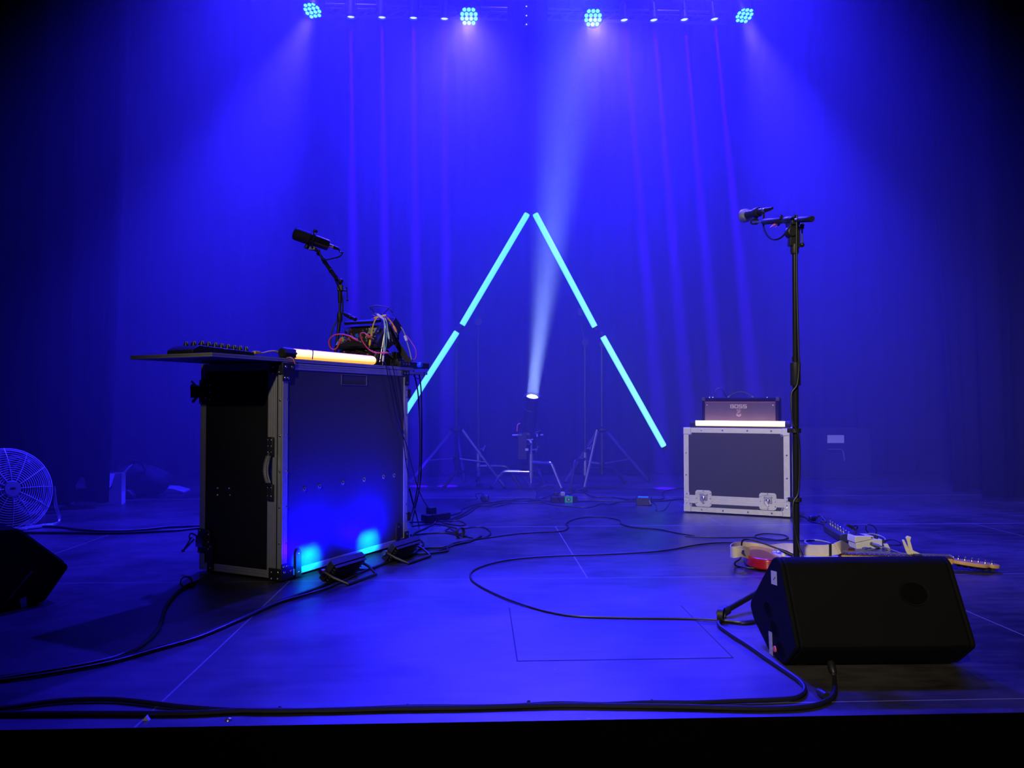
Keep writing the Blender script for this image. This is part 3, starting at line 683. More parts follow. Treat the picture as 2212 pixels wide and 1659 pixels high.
lead_pts = [nose + ax * 1.12, nose + ax * 1.28, nose + ax * 1.36 - upm * .012, P(740, 545, MY - .1), P(735, 553, MY - .1), P(720, 558, MY - .11), P(698, 560, MY - .12)]
b = MB(); b.rev(nose + ax * 1.12, nose + ax * 1.30, [(0, .0095), (.5, .0085), (1, .005)], 12); b.tube(lead_pts[1:] + CBL[::-1][:] + [P(739, 640, MY - .01), P(739, 680, MY - .01), P(729, 692, MY), P(718, 712, MY), P(714, 740, MY), P(716, 755, MY)], .0036, 8)
tag(b.build('microphone_cable', 'cable'), 'black cable from the fat studio microphone, wound down its stand', 'cable')
# second connector lying on the synth top
b = MB(); a, c = P(738, 675, MY), P(768, 690, 3.74); dd = c - a
b.rev(a, c, [(0, .004), (.15, .006), (.35, .011), (.7, .012), (.72, .0095), (1, .0095)], 14); tag(b.build('cable_connector', 'black'), 'black cable connector with silver collar lying between mic stand and synth top', 'connector')

# flood lights at the foot of the desk's long side
def flood(cx, label):
    t = at_origin('floor_flood', label, 'flood light', (cx, -.17, 0.0)); w = .10
    b = MB(); b.M = Matrix.Translation((0, 0, .052)) @ Matrix.Rotation(R(38), 4, 'X')   # light face looks at the case and a little up
    b.box(-w, w, -.02, .006, -.045, .045)
    for k in range(7): z = -.039 + k * .013; b.box(-w * .96, w * .96, -.034, -.02, z - .002, z + .002)
    b.build('housing', 'black', t, bevel=.002)
    b2 = MB(); b2.M = b.M; b2.box(-w * .9, w * .9, .006, .008, -.038, .038); b2.build('glass', 'matte', t)
    b = MB(); xx = w + .012
    b.tube([(-w, -.0, .05), (-xx, -.0, .05), (-xx, -.05, .03), (-xx + .02, -.10, .007), (xx - .02, -.10, .007), (xx, -.05, .03), (xx, -.0, .05), (w, -.0, .05)], .006, 6, smooth=False); b.build('bracket', 'black', t)
    for s in (-1, 1): b = MB(); b.rev((s * xx, 0, .05), (s * (xx + .016), 0, .05), [(0, .011), (1, .010)], 12); b.build('bracket_knob', 'chrome', t)
    src = (cx, -.13, .085)
    spot('flood_beam', D.wld(src), D.wld((cx, 0.0, .19)), 55.0, (0.0015, 0.0, 1.0), 150, 1.0, .02)
    for dx in (-.035, .035): spot('flood_core', D.wld((cx + dx, -.10, .095)), D.wld((cx + dx * .8, 0.0, .062)), 11.0, (0.0, 0.45, 0.60), 68, 1.0, .015)
    return t
flood(.155, 'black flood light lying at the foot of the desk, nearer the camera')
flood(.570, 'black flood light lying at the foot of the desk, at its far end')
# cables hanging from the desk's far end
def hang(label, pts, r=.003, m='cable'): b = MB(); b.tube(pts, r, 8); return tag(b.build('hanging_cable', m), label, 'cable', 'cables hanging from the far end of the desk')
fl = lambda x, y, z=.004: G(x, y, z)
def face(x, y, off=-.012): return D.wld(D.on(x, y, 1, off))
hang('thin straight cable slanting down across the desk side to the floor power strip', [face(826, 782), face(834, 792), face(856, 900), face(878, 962), P(905, 1060, 3.85), fl(934, 1112, .05)], .0025)
hang('second thin cable hanging down the far edge of the desk side', [face(846, 786), face(852, 810), face(866, 905), face(874, 975), face(882, 1030)], .0025)
hang('black cable hanging free beyond the desk, left of two', [P(893, 800, 3.95), P(903, 850, 3.95), P(907, 930, 3.95), P(906, 1010, 3.95), P(898, 1075, 3.95), fl(886, 1120)], .0035)
hang('black cable hanging free beyond the desk, right of two', [P(905, 805, 3.98), P(910, 850, 3.98), P(911, 950, 3.98), P(908, 1040, 3.98), P(896, 1100, 3.98), fl(890, 1128)], .0035)
hang('short cable crossing at the desk foot down to the tangle', [P(884, 1055, 3.95), P(893, 1090, 3.95), P(900, 1115, 3.95), fl(905, 1135)], .0035)
hang('thin looped cable under the small end shelf', [P(893, 812, 3.93), P(903, 818, 3.93), P(914, 815, 3.93), P(917, 804, 3.93)], .0018)
# ------------------------------------------------------------------ amplifier flight case (local x along its front, y back)
AR = R(-25.5); AL = G(1478, 1107); A = Frame(AL, AR)
AW, AD, AH = 0.635, 0.36, 0.540
ac = thing('amp_flight_case', 'black flight case with broad silver edges and two latches, under the guitar amplifier', 'flight case', AL, AR)
b = MB(); b.box(.003, AW - .003, .003, AD - .003, .012, AH - .003); b.build('body', 'laminate_case', ac)
def band(p0, p1, w, n, wd, ridges=0): b = MB(); grooved(b, p0, p1, w, n, wd, .004, ridges); return b.build('edge_trim', 'alu_bright', ac)
band((.0, 0.003, .01), (.0, 0.003, AH), X, -Y, .030); band((AW - .034, .003, .01), (AW - .034, .003, AH), X, -Y, .034)
band((.03, .003, AH - .030), (AW - .034, .003, AH - .030), Z, -Y, .030); band((.03, .003, .010), (AW - .034, .003, .010), Z, -Y, .030)
band((.03, .003, .062), (AW - .034, .003, .062), Z, -Y, .052, 4)
band((AW - .003, 0, .01), (AW - .003, 0, AH), Y, X, .03); band((AW - .003, AD - .03, .01), (AW - .003, AD - .03, AH), Y, X, .03)
band((AW - .003, .03, .01), (AW - .003, AD - .03, .01), Z, X, .03); band((AW - .003, .03, AH - .03), (AW - .003, AD - .03, AH - .03), Z, X, .03)
band((.003, 0, .01), (.003, 0, AH), Y, -X, .03); band((.003, AD - .03, .01), (.003, AD - .03, AH), Y, -X, .03)
band((0, 0, AH - .003), (AW, 0, AH - .003), Y, Z, .03); band((0, AD - .03, AH - .003), (AW, AD - .03, AH - .003), Y, Z, .03)
b = MB(); b.rev((.04, .05, 0), (.04, .05, .012), [(0, .02), (1, .02)]); 
for xx, yy in ((.04, .05), (AW - .04, .05), (.04, AD - .05), (AW - .04, AD - .05)):
    b = MB(); b.rev((xx, yy, 0), (xx, yy, .0125), [(0, .018), (1, .02)]); b.build('foot', 'rubber', ac)
for xs in (0, 1):
    for zs in (0, 1):
        sx = 1 if xs == 0 else -1; sz = 1 if zs == 0 else -1; x0 = 0 if xs == 0 else AW; z0 = .008 if zs == 0 else AH + .003
        b = MB(); poly = [(x0 - sx * .003, z0), (x0 + sx * .044, z0), (x0 + sx * .044, z0 + sz * .026), (x0 + sx * .052, z0 + sz * .036), (x0 + sx * .048, z0 + sz * .052), (x0 + sx * .034, z0 + sz * .048), (x0 + sx * .026, z0 + sz * .044), (x0 - sx * .003, z0 + sz * .044)]
        if sx * sz < 0: poly = poly[::-1]
        b.prism(poly, -.006, .02, 'y'); o = b.build('corner_cap', 'alu_bright', ac, bevel=.003)
        rivet(o, (x0 + sx * .042, -.006, z0 + sz * .042), -Y, .0065)
for x in (.11, .24, .39, .53): rivet(ac, (x, -.002, AH - .014), -Y, .006); rivet(ac, (x, -.002, .024), -Y, .006)
for z in (.24, .38): rivet(ac, (.014, -.002, z), -Y, .005); rivet(ac, (AW - .016, -.002, z), -Y, .006)
for xs in (.0, AW - .034):
    for z in (.052, .094): b = MB(); b.box(xs, xs + .034, -.005, -.001, z, z + .036); o = b.build('joint_plate', 'alu_bright', ac, bevel=.001); rivet(o, (xs + .017, -.005, z + .010), -Y, .005); rivet(o, (xs + .017, -.005, z + .026), -Y, .005)
def case_latch(cx):
    b = MB(); zc, w, h = .096, .05, .052
    def rr(w, h, r): return [(cx + sx * (w - r) + r * math.cos(a), zc + sz * (h - r) + r * math.sin(a)) for sx, sz, a0 in ((1, 1, 0), (-1, 1, 90), (-1, -1, 180), (1, -1, 270)) for a in (R(a0), R(a0 + 30), R(a0 + 60), R(a0 + 90))]
    o_, i_ = rr(w, h, .016), rr(w - .014, h - .014, .008); n = len(o_)
    vs = [(p[0], -.010, p[1]) for p in o_] + [(p[0], -.010, p[1]) for p in i_] + [(p[0], -.002, p[1]) for p in o_] + [(p[0], -.0035, p[1]) for p in i_]
    fs = []
    for i in range(n):
        j = (i + 1) % n; fs += [(i, j, n + j, n + i), (2 * n + i, i, i + 0, 2 * n + i) if False else (2 * n + j, j, i, 2 * n + i), (n + i, n + j, 3 * n + j, 3 * n + i)]
    fs.append(tuple(range(3 * n, 4 * n)))
    b.add(vs, fs); o = b.build('latch', 'alu_bright', ac)
    b = MB(); b.box(cx - .022, cx + .024, -.012, -.004, zc - .012, zc + .030); b.box(cx - .026, cx + .028, -.010, -.004, zc + .022, zc + .028); b.build('latch_body', 'steel', o, bevel=.002)
    b = MB(); b.rev((cx, -.012, zc + .004), (cx, -.018, zc + .004), [(0, .014), (.5, .013), (1, .008)], 16)
    b.prism([(cx - .022, zc - .002), (cx - .006, zc + .006), (cx + .008, zc - .026), (cx - .002, zc - .032)], -.020, -.015, 'y'); b.build('butterfly', 'chrome', o, bevel=.001)
    for dx, dz in ((-.043, .03), (-.043, 0), (-.043, -.03), (.043, .03), (.043, 0), (.043, -.03), (0, .045), (0, -.045)): rivet(o, (cx + dx, -.010, zc + dz), -Y, .0042)
case_latch(.122); case_latch(.508)

def atA(name, label, cat, p): return thing(name, label, cat, A.wld(p), AR)
AT = AH + .0012
# tube lamp on the case
t = atA('tube_lamp', 'short glowing warm tube lamp lying in front of the guitar amplifier', 'tube lamp', (.035, .035, AT + .024))
b = MB(); b.rev((.035, 0, .004), (.575, 0, .004), [(0, .0165), (1, .0165)], 24); b.build('tube', 'tube_warm_amp', t)
for x0, x1 in ((.0, .036), (.574, .605)): b = MB(); b.rev((x0, 0, .003), (x1, 0, .003), [(0, .018), (.1, .0195), (.9, .0195), (1, .018)], 8); b.build('end_cap', 'black', t, sharp=20)
b = MB(); b.box(.0, .605, -.012, .014, -.0235, -.013); b.build('base_rail', 'black', t, bevel=.002)
# guitar amplifier head
HW, HH, HD = .470, .190, .20
ah = atA('guitar_amplifier', 'small black guitar amplifier head with silver lettering, on the silver-edged case', 'guitar amplifier', (.103, .085, AT))
b = MB(); b.box(0, HW, 0, HD, .006, HH); b.build('cabinet', 'textured', ah, bevel=.006, seg=3)
b = MB(); b.box(.018, HW - .022, -.003, .004, .016, HH - .030); b.build('front_panel', 'grille', ah, bevel=.001)
b = MB(); b.box(.018, HW - .022, -.0045, .003, HH - .029, HH - .0255); lab(b.build('piping', 'piping', ah), 'thin reddish piping line along the top of the front')
for xx in (0, HW):
    for zz, dz in ((HH, -1),):
        sx = 1 if xx == 0 else -1
        b = MB(); b.box(min(xx - sx * .004, xx + sx * .022), max(xx - sx * .004, xx + sx * .022), -.004, .024, HH - .02, HH + .004); b.build('corner_guard', 'black', ah, bevel=.004)
for xx, zz in ((.03, HH - .045), (HW - .036, HH - .045), (.03, .035), (HW - .036, .035)): b = MB(); b.dome((xx, -.003, zz), -Y, .0058, .004); b.build('screw', 'gold', ah)
for xx in (.04, .06, HW - .075): b = MB(); b.rev((xx, .05, HH), (xx, .05, HH + .006), [(0, .005), (1, .004)], 10); b.build('knob', 'steel', ah)
b = MB(); hx0, hx1 = .155, .305
b.ribbon([(hx0 + (hx1 - hx0) * i / 14, .09, HH + .006 + .034 * math.sin(math.pi * i / 14) ** .9) for i in range(15)], [(0, 1, 0)] * 15, .022, .0055); o = b.build('handle', 'rubber', ah)
for xx in (hx0, hx1): b = MB(); b.box(xx - .008, xx + .008, .076, .104, HH, HH + .012); b.build('handle_mount', 'chrome', o, bevel=.002)
for xx, yy in ((.04, .03), (HW - .04, .03), (.04, HD - .03), (HW - .04, HD - .03)): b = MB(); b.rev((xx, yy, 0), (xx, yy, .007), [(0, .010), (1, .012)], 12); b.build('foot', 'rubber', ah)
# block lettering B O S S with slit details, and the emblem below
lx, lz, lw, lh, lp = .176, HH - .066, .0222, .0235, .0262
def strokes(name, rects, m): 
    b = MB()
    for x0, x1, z0, z1 in rects: b.box(x0, x1, -.0045, -.0025, z0, z1)
    return b.build(name, m, ah)
s_ = .0042
for i, ch in enumerate('BOSS'):
    x0, z0 = lx + lp * i, lz; x1, z1 = x0 + lw, z0 + lh; zm = (z0 + z1) / 2
    if ch == 'B': r_ = [(x0, x0 + s_, z0, z1), (x0 + s_ * 1.5, x1, z0, z0 + s_), (x0 + s_ * 1.5, x1, zm - s_ / 2, zm + s_ / 2), (x0 + s_ * 1.5, x1 - .001, z1 - s_, z1), (x1 - s_, x1, z0, zm), (x1 - s_ - .001, x1 - .001, zm, z1)]
    elif ch == 'O': r_ = [(x0, x0 + s_, z0, z1), (x1 - s_, x1, z0, z1), (x0, x1, z0, z0 + s_), (x0, x1, z1 - s_, z1)]
    else: r_ = [(x0, x1, z1 - s_, z1), (x0, x0 + s_, zm, z1), (x0, x1, zm - s_ / 2, zm + s_ / 2), (x1 - s_, x1, z0, zm), (x0, x1, z0, z0 + s_)]
    strokes('letter', r_, 'silver_print')
ex, ez = .228, HH - .0755
def polyl(pts, w=.0009):
    b = MB(); b.tube([(ex + x * .001, -.0032, ez + z * .001) for x, z in pts], w, 6, smooth=False); return b
for pts in ([(-13, 0), (-2, 0), (-1, 3), (6, 3), (9, 0), (9, -13), (5, -18), (0, -20), (2, -24)], [(-13, 0), (-11, -5), (-4, -5), (-5, -12), (-10, -20), (-7, -24), (-2, -16), (0, -5)], [(2, -3), (4, -3), (4, -12), (1, -16)],
            [(-14, -25), (0, -33), (14, -25), (14, -29), (0, -37), (-14, -29), (-14, -25)], [(-14, -33), (0, -41), (14, -33), (14, -36), (0, -44), (-14, -36), (-14, -33)]):
    polyl(pts).build('emblem', 'silver_print', ah)
b = MB(); b.tube([A.wld(p) for p in ((.17, .16, AT + HH + .001), (.172, .16, AT + HH + .035), (.19, .165, AT + HH + .062), (.215, .17, AT + HH + .055), (.235, .18, AT + HH + .02), (.245, .20, AT + HH + .003))], .003, 8); tag(b.build('cable', 'cable'), 'thin black cable arching out of the amplifier top', 'cable')

# ------------------------------------------------------------------ triangle of cyan tubes on stands
TY = 6.05
def cyan_tube(label, p, q):
    a, c = P(*p, TY), P(*q, TY); t = thing('tube_lamp', label, 'tube lamp', (a + c) / 2, group='long cyan tube lamps of the triangle'); d = (c - a)
    h = d / 2; b = MB(); b.rev(-h, h, [(0, .022), (.01, .024), (.99, .024), (1, .022)], 20); tb = b.build('tube', 'tube_cyan', t)
    u = d.normalized()
    for s in (-1, 1): b = MB(); b.rev(u * (s * h.length), u * (s * (h.length + .035)), [(0, .024), (.9, .024), (1, .02)], 16); b.build('end_cap', 'black', t)
    b = MB(); b.cyl(-h + Vector((0, .03, 0)), h + Vector((0, .03, 0)), .010, n=8); b.build('back_rail', 'matte', t)
    return t
cyan_tube('long glowing cyan tube lamp, upper left side of the triangle', (1139, 462), (998, 702))
cyan_tube('long glowing cyan tube lamp, upper right side of the triangle', (1156, 462), (1285, 706))
cyan_tube('long glowing cyan tube lamp, lower left side of the triangle, partly behind the desk', (987, 717), (850, 930))
cyan_tube('long glowing cyan tube lamp, lower right side of the triangle', (1302, 727), (1434, 964))

def arm(b, o, a, c, r): b.cyl(L(o, a), L(o, c), r, n=8)
def light_stand(label, hub, feet, cross_y, top, elbow, tip, Y):
    """tripod: legs from a collar to the floor, braces from a lower collar, tall column, arm to a tube"""
    hp = P(*hub, Y); o = thing('light_stand', label, 'light stand', (hp.x, hp.y, 0)); col = lambda z: Vector((0, 0, z))
    b = MB(); b.cyl(col(.12), col(P(hub[0], top, Y).z), .014, n=12); b.build('column', 'dark_metal', o)
    b = MB(); b.rev(col(hp.z - .02), col(hp.z + .025), [(0, .03), (.3, .05), (.7, .05), (1, .02)], 16); b.build('collar', 'black', o)
    zc = P(hub[0], cross_y, Y).z
    b = MB(); b.rev(col(zc - .015), col(zc + .015), [(0, .025), (1, .025)], 12); b.build('lower_collar', 'black', o)
    for f, cb in feet:
        g = L(o, f); st = Vector((g.x, g.y, 0)).normalized() * .045 + Vector((0, 0, hp.z))
        b = MB(); b.cyl(st, g + Vector((0, 0, .012)), .0115, n=10); lg = b.build('leg', 'steel', o)
        b = MB(); b.ball(g + Vector((0, 0, .014)), .014); b.build('foot_tip', 'rubber', lg)
        m_ = st + (g - st) * .55; b = MB(); b.cyl(Vector((0, 0, zc)), m_, .006, n=8); b.build('brace', 'steel', o)
    if elbow:
        b = MB(); e = L(o, P(*elbow, Y)); tp = L(o, P(*tip, Y)); b.cyl(e, tp, .009, n=8); b.build('arm', 'dark_metal', o)
        b = MB(); b.box(tp.x - .02, tp.x + .02, tp.y - .02, tp.y + .02, tp.z - .025, tp.z + .025); b.build('clamp', 'black', o, bevel=.003); b = MB(); b.rev(e - Vector((0, .025, 0)), e + Vector((0, .025, 0)), [(0, .025), (1, .025)], 12); b.build('arm_joint', 'black', o)
    return o
Y1 = 6.16
light_stand('tripod light stand left of the spotlight, under the lower left tube', (986, 928), [(G(885, 1045), 0), (G(1090, 1056), 0), (P(985, 930, 6.16) * 1 + Vector((.06, .55, -P(985, 930, 6.16).z)), 0)], 990, 720, (986, 735), (982, 724), Y1)
light_stand('tripod light stand right of the spotlight, under the lower right tube', (1300, 928), [(G(1262, 1058), 0), (G(1400, 1040), 0), (P(1300, 930, 6.16) + Vector((-.25, .45, -P(1300, 930, 6.16).z)), 0)], 1002, 716, (1300, 745), (1307, 735), Y1)
def c_stand(label, cx, Y, legs, top_z, tip, base_z=.12, material='chrome'):
    """turtle-base stand: three bent tube legs at staggered heights round a column"""
    p = P(cx, 1000, Y); o = thing('c_stand', label, 'light stand', (p.x, p.y, 0))
    b = MB(); b.cyl((0, 0, base_z - .07), (0, 0, top_z), .0125, n=12); b.build('column', material, o)
    b = MB(); b.rev((0, 0, base_z - .03), (0, 0, base_z + .16), [(0, .018), (1, .018)], 14); b.rev((0, 0, base_z - .09), (0, 0, base_z - .03), [(0, .006), (1, .006)], 8); b.build('leg_block', 'steel', o)
    for (foot, z, bend) in legs:
        g = L(o, foot); h_ = Vector((g.x, g.y, 0)); k = h_ * bend + Vector((0, 0, z))
        b = MB(); b.tube([Vector((0, 0, z)), h_ * (bend * .55) + Vector((0, 0, z)), h_ * (bend * .93) + Vector((0, 0, z - .003)), h_ * (bend + .045) + Vector((0, 0, z - .035)), h_ * (bend + (1 - bend) * .55) + Vector((0, 0, z * .45)), g + Vector((0, 0, .012))], .0125, 10)
        lg = b.build('leg', material, o); b = MB(); b.rev(g, g + Vector((0, 0, .03)), [(0, .015), (1, .015)], 10); b.build('foot_tip', 'rubber', lg)
    b = MB(); b.cyl((.012, 0, base_z + .19), (.05, -.01, base_z + .20), .006, n=8); b.cyl((.04, -.01, base_z + .18), (.055, -.012, base_z + .225), .007, n=8); b.build('leg_lock', 'chrome', o)
    if tip:
        tp = L(o, P(*tip, Y)); b = MB(); b.cyl((0, 0, top_z - .02), tp, .008, n=8); b.build('arm', 'dark_metal', o)
        b = MB(); b.rev((0, -.03, top_z - .02), (0, .03, top_z - .02), [(0, .03), (1, .03)], 14); b.build('arm_joint', 'black', o); b = MB(); b.box(tp.x - .02, tp.x + .02, tp.y - .05, tp.y + .01, tp.z - .03, tp.z + .03); b.build('clamp', 'black', o, bevel=.003)
    return o
CY = 6.1
cz = P(1147, 1000, CY).z
ps_stand = c_stand('bright chrome low stand with bent legs carrying the central spotlight', 1147, CY, [(G(1061, 1057), P(1100, 1019, CY).z, .72), (G(1215, 1062), P(1180, 998, CY).z, .66), (P(1200, 1040, 6.5) * 1 + Vector((-.1, 0, -P(1200, 1040, 6.5).z)), .15, .6)], P(1147, 935, CY).z, None, .13)
c_stand('dim bent-leg stand behind the left tripod, holding the upper left tube', 1033, 6.22, [(G(959, 1058), P(990, 1019, 6.2).z, .72), (G(1124, 1056), P(1080, 1005, 6.3).z, .70), (P(1030, 1000, 6.6) - Vector((0, 0, P(1030, 1000, 6.6).z)), .12, .6)], P(1030, 690, 6.22).z, (1041, 640), .13, 'dark_metal')
c_stand('dim bent-leg stand behind the right tripod, holding the upper right tube', 1264, 6.25, [(G(1232, 1062), P(1250, 992, 6.2).z, .7), (G(1352, 1047), P(1310, 1012, 6.3).z, .7), (P(1264, 1000, 6.65) - Vector((0, 0, P(1264, 1000, 6.65).z)), .12, .6)], P(1264, 735, 6.25).z, (1252, 676), .13, 'dark_metal')

# the central profile spotlight: points up, leaning a little to the right and to the hall
sp = P(1150, 857, CY - .12)
axis = Vector((.075, -.46, .90)).normalized()
pv = thing('profile_spotlight', 'black profile spotlight throwing a pale blue beam upward in the middle', 'spotlight', sp, rot=axis.to_track_quat('Z', 'Y').to_euler())
b = MB(); b.rev((0, 0, -.30), (0, 0, 0.01), [(0, .050), (.25, .052), (.26, .056), (.62, .056), (.64, .050), (.93, .050), (.95, .062), (1, .062), (1, .053), (.96, .052)], 28); b.build('lens_barrel', 'black', pv)
b = MB(); b.dome((0, 0, -.008), (0, 0, 1), .051, .016, 24); b.build('lens', 'profile_lens', pv)
b = MB()
for a in (0, 90, 180, 270): b.M = Matrix.Rotation(R(a), 4, 'Z'); b.box(.058, .070, -.02, .02, -.012, .010)
b.M = Matrix.Identity(4); b.build('colour_frame_holder', 'black', pv)
b = MB(); b.rev((0, 0, -.42), (0, 0, -.30), [(0, .062), (.1, .068), (.9, .068), (1, .055)], 8); b.build('shutter_gate', 'black', pv, sharp=20)
for a in (90, 180, 0):
    b = MB(); b.M = Matrix.Rotation(R(a - 180 if a != 90 else -90), 4, 'Z')
    b.prism([(.066, -.028), (.072, -.030), (.085, -.008), (.125, -.006), (.13, 0), (.125, .006), (.085, .008), (.072, .030), (.066, .028), (.072, 0)], -.350, -.344, 'z'); o = b.build('shutter_handle', 'alu_bright', pv)
b = MB(); b.rev((0, 0, -.60), (0, 0, -.42), [(0, .03), (.12, .06), (.3, .07), (1, .072)], 20); b.build('lamp_housing', 'black', pv)
b = MB(); b.box(-.02, .02, -.045, .045, -.635, -.598); b.build('rear_cap', 'black', pv)
q = pv.rotation_euler.to_matrix().inverted()
b = MB(); zz = -.36
foot_l = q @ (Vector((ps_stand.location.x, ps_stand.location.y, P(1147, 935, CY).z)) - sp)
b.tube([(-.085, 0, zz), (-.09, .0, zz - .05), foot_l + Vector((-.07, 0, .02)), foot_l + Vector((-.03, 0, 0)), foot_l + Vector((.03, 0, 0)), foot_l + Vector((.07, 0, .02)), (.09, 0, zz - .05), (.085, 0, zz)], .009, 6, smooth=False); b.build('yoke', 'black', pv)
b = MB()
for s in (-1, 1): b.rev((s * .07, 0, zz), (s * .105, 0, zz), [(0, .016), (1, .016)], 12)
b.build('yoke_knob', 'black', pv)
al = bpy.data.lights.new('profile_beam', 'AREA'); al.shape = 'DISK'; al.size = .095; al.spread = R(13); al.energy = 6.5; al.color = (.34, .50, 1.0)
ao = bpy.data.objects.new('profile_beam', al); COL.objects.link(ao); ao.location = sp + axis * .03; ao.rotation_euler = axis.to_track_quat('-Z', 'Y').to_euler()
b = MB(); b.tube([P(1124, 915, CY - .1), P(1120, 916, CY - .1), P(1117.5, 921, CY - .1), P(1117, 932, CY - .1)], .005, 8); tag(b.build('safety_cable', 'pink'), 'short red cable loop left of the central spotlight', 'cable')
db = thing('dimmer_box', 'small dark box hanging left of the spotlight stand column', 'electrical box', P(1124, 965, CY - .02)); b = MB(); b.box(-.02, .05, -.02, .03, -.10, .11); b.build('body', 'black', db, bevel=.003)
b = MB(); b.box(-.022, .01, -.022, -.019, .094, .098); b.build('label_strip', 'label', db); b = MB(); b.cyl((.05, .0, .02), (.088, .0, .02), .008); b.build('clamp', 'black', db)
b = MB(); b.box(.038, .062, -.03, -.018, -.03, -.012); b.build('tag', 'label', db)
# ------------------------------------------------------------------ singer's microphone stand, right
SY = 2.74
sb_ = P(1721, 1285, SY); mst = thing('mic_stand', 'tall black microphone stand with short boom and counterweight, behind the right monitor', 'microphone stand', (sb_.x, SY, 0))
Lm = lambda x, y, Y=SY: L(mst, P(x, y, Y))
zt, zm1, zm0 = Lm(1714, 505).z, Lm(1717, 833).z, Lm(1718, 782).z
xt = Lm(1716, 505).x; xm = Lm(1718, 800).x
b = MB(); b.cyl((0, 0, .05), (xm, 0, zm0 + .02), .0112); b.build('lower_tube', 'black_gloss', mst)
b = MB(); b.cyl((xm, 0, zm0), (xt, 0, zt), .0088); b.build('upper_tube', 'black_gloss', mst)
b = MB(); b.rev((xm, 0, zm1), (xm, 0, zm0), [(0, .0165), (.03, .018), (.97, .018), (1, .016)], 20); b.build('clutch', 'rubber', mst)
for y in (930, 1079):
    z = Lm(1720, y).z; b = MB(); b.rev((.0, 0, z - .008), (.0, 0, z + .008), [(0, .020), (1, .020)], 16); b.box(-.027, -.012, -.008, .008, z - .008, z + .008); b.build('cable_clip', 'rubber', mst, bevel=.001)
b = MB(); b.rev((0, 0, .045), (0, 0, .115), [(0, .02), (.2, .026), (.8, .026), (1, .018)], 16); b.build('leg_collar', 'rubber', mst)
for f in (G(1563, 1334), P(1880, 1330, 2.63) * 1, P(1760, 1300, 3.02) * 1):
    f = Vector((f.x, f.y, .0)); g = L(mst, f); b = MB(); b.cyl(g.normalized() * .02 + Vector((0, 0, .085)), g + Vector((0, 0, .018)), .0095); lg = b.build('leg', 'black_gloss', mst)
    b = MB(); u = Vector((g.x, g.y, 0)).normalized(); b.cyl(g - u * .02 + Vector((0, 0, .022)), g + u * .02 + Vector((0, 0, .014)), .0155, .014); b.build('foot_tip', 'rubber', lg)
# head: swivel, boom, counterweight, handle
hd_ = Lm(1713, 500); bx = Vector((xt, 0, 0))
b = MB(); b.prism([(xt - .022, zt - .045), (xt + .016, zt - .055), (xt + .018, zt + .02), (xt + .002, zt + .045), (xt - .022, zt + .03), (xt - .02, zt - .01)], -.012, .012, 'y'); b.rev((xt - .012, -.018, zt + .005), (xt - .012, .018, zt + .005), [(0, .016), (.2, .022), (.8, .022), (1, .016)], 18); b.build('swivel', 'black', mst, bevel=.002)
b = MB(); b.rev((xt, 0, zt - .075), (xt, 0, zt - .04), [(0, .0135), (.2, .015), (1, .0145)], 16); b.build('neck', 'rubber', mst)
B0, B1 = P(1750, 473, SY - .13), P(1627, 480, SY + .34)
bd = (B1 - B0); bq = lambda t: L(mst, B0 + bd * t)
b = MB(); b.cyl(bq(0.02), bq(1), .0055); b.build('boom', 'steel', mst)
b = MB(); b.rev(bq(-.03), bq(.17), [(0, .009), (.03, .0108), (.97, .0108), (1, .009)], 20); b.build('counterweight', 'rubber', mst)
b = MB(); b.rev(bq(.46), bq(.80), [(0, .009), (.04, .0122), (.96, .0122), (1, .009)], 18); b.build('boom_sleeve', 'rubber', mst)
b = MB(); b.rev(bq(.24), bq(.44), [(0, .009), (.2, .016), (.6, .015), (1, .009)], 16); b.box(xt - .018, xt + .014, -.02, .03, zt + .03, zt + .055); b.build('boom_clamp', 'black', mst, bevel=.003)
hz_ = Lm(1733, 494); b = MB(); b.cyl((xt + .01, -.01, hz_.z), (hz_.x, -.01, hz_.z), .0055); b.build('handle_stud', 'chrome', mst)
b = MB(); b.cyl(Lm(1732.5, 488, SY - .01), Lm(1732.5, 530, SY - .01), .0028, n=8); b.ball(Lm(1732.5, 487, SY - .01), .0085); b.ball(Lm(1732.5, 529, SY - .01), .0088); b.build('clamp_handle', 'black', mst)
# pink picks pushed under the sleeve
for px, py in ((1669, 487), (1679, 487)):
    c = P(px, py, SY + .13); t = thing('plectrum', 'pink plectrum tucked under the boom, ' + ('left one of two' if px < 1675 else 'right one of two'), 'plectrum', c, group='pink plectrums under the boom')
    b = MB(); b.prism([(-.010, -.008), (.008, .0), (.010, .006), (.004, .006)], -.006, .006, 'y'); b.build('body', 'pink', t)
# vocal microphone
vb, vt = P(1609, 466, SY + .42), P(1638, 458, SY + .31)
vm = thing('vocal_microphone', 'ball-headed vocal microphone in the boom clip at right', 'microphone', vb); va = vt - vb; vq = lambda d: va.normalized() * d
b = MB(); b.rev(vq(-.026), vq(.03), [(0, .005), (.05, .013), (.15, .0215), (.35, .0275), (.5, .0288), (.7, .0272), (.9, .0235), (1, .019)], 24); b.build('grille', 'steel_mesh', vm)
b = MB(); b.rev(vq(-.003), vq(.004), [(0, .0293), (1, .0293)], 24); b.build('grille_ring', 'steel', vm)
b = MB(); b.rev(vq(.03), vq(.155), [(0, .0195), (.06, .0205), (.15, .0185), (.9, .012), (1, .0115)], 20); b.build('body', 'dark_metal', vm)
b = MB(); b.rev(vq(.085), vq(.118), [(0, .019), (.1, .0205), (.9, .0195), (1, .018)], 18); b.cyl(vq(.10) - Vector((0, 0, .018)), L(vm, P(1628, 478, SY + .345)), .006, n=8); b.rev(L(vm, P(1626, 479, SY + .36)), L(vm, P(1634, 479, SY + .33)), [(0, .012), (1, .012)], 14); b.build('clip', 'rubber', vm)
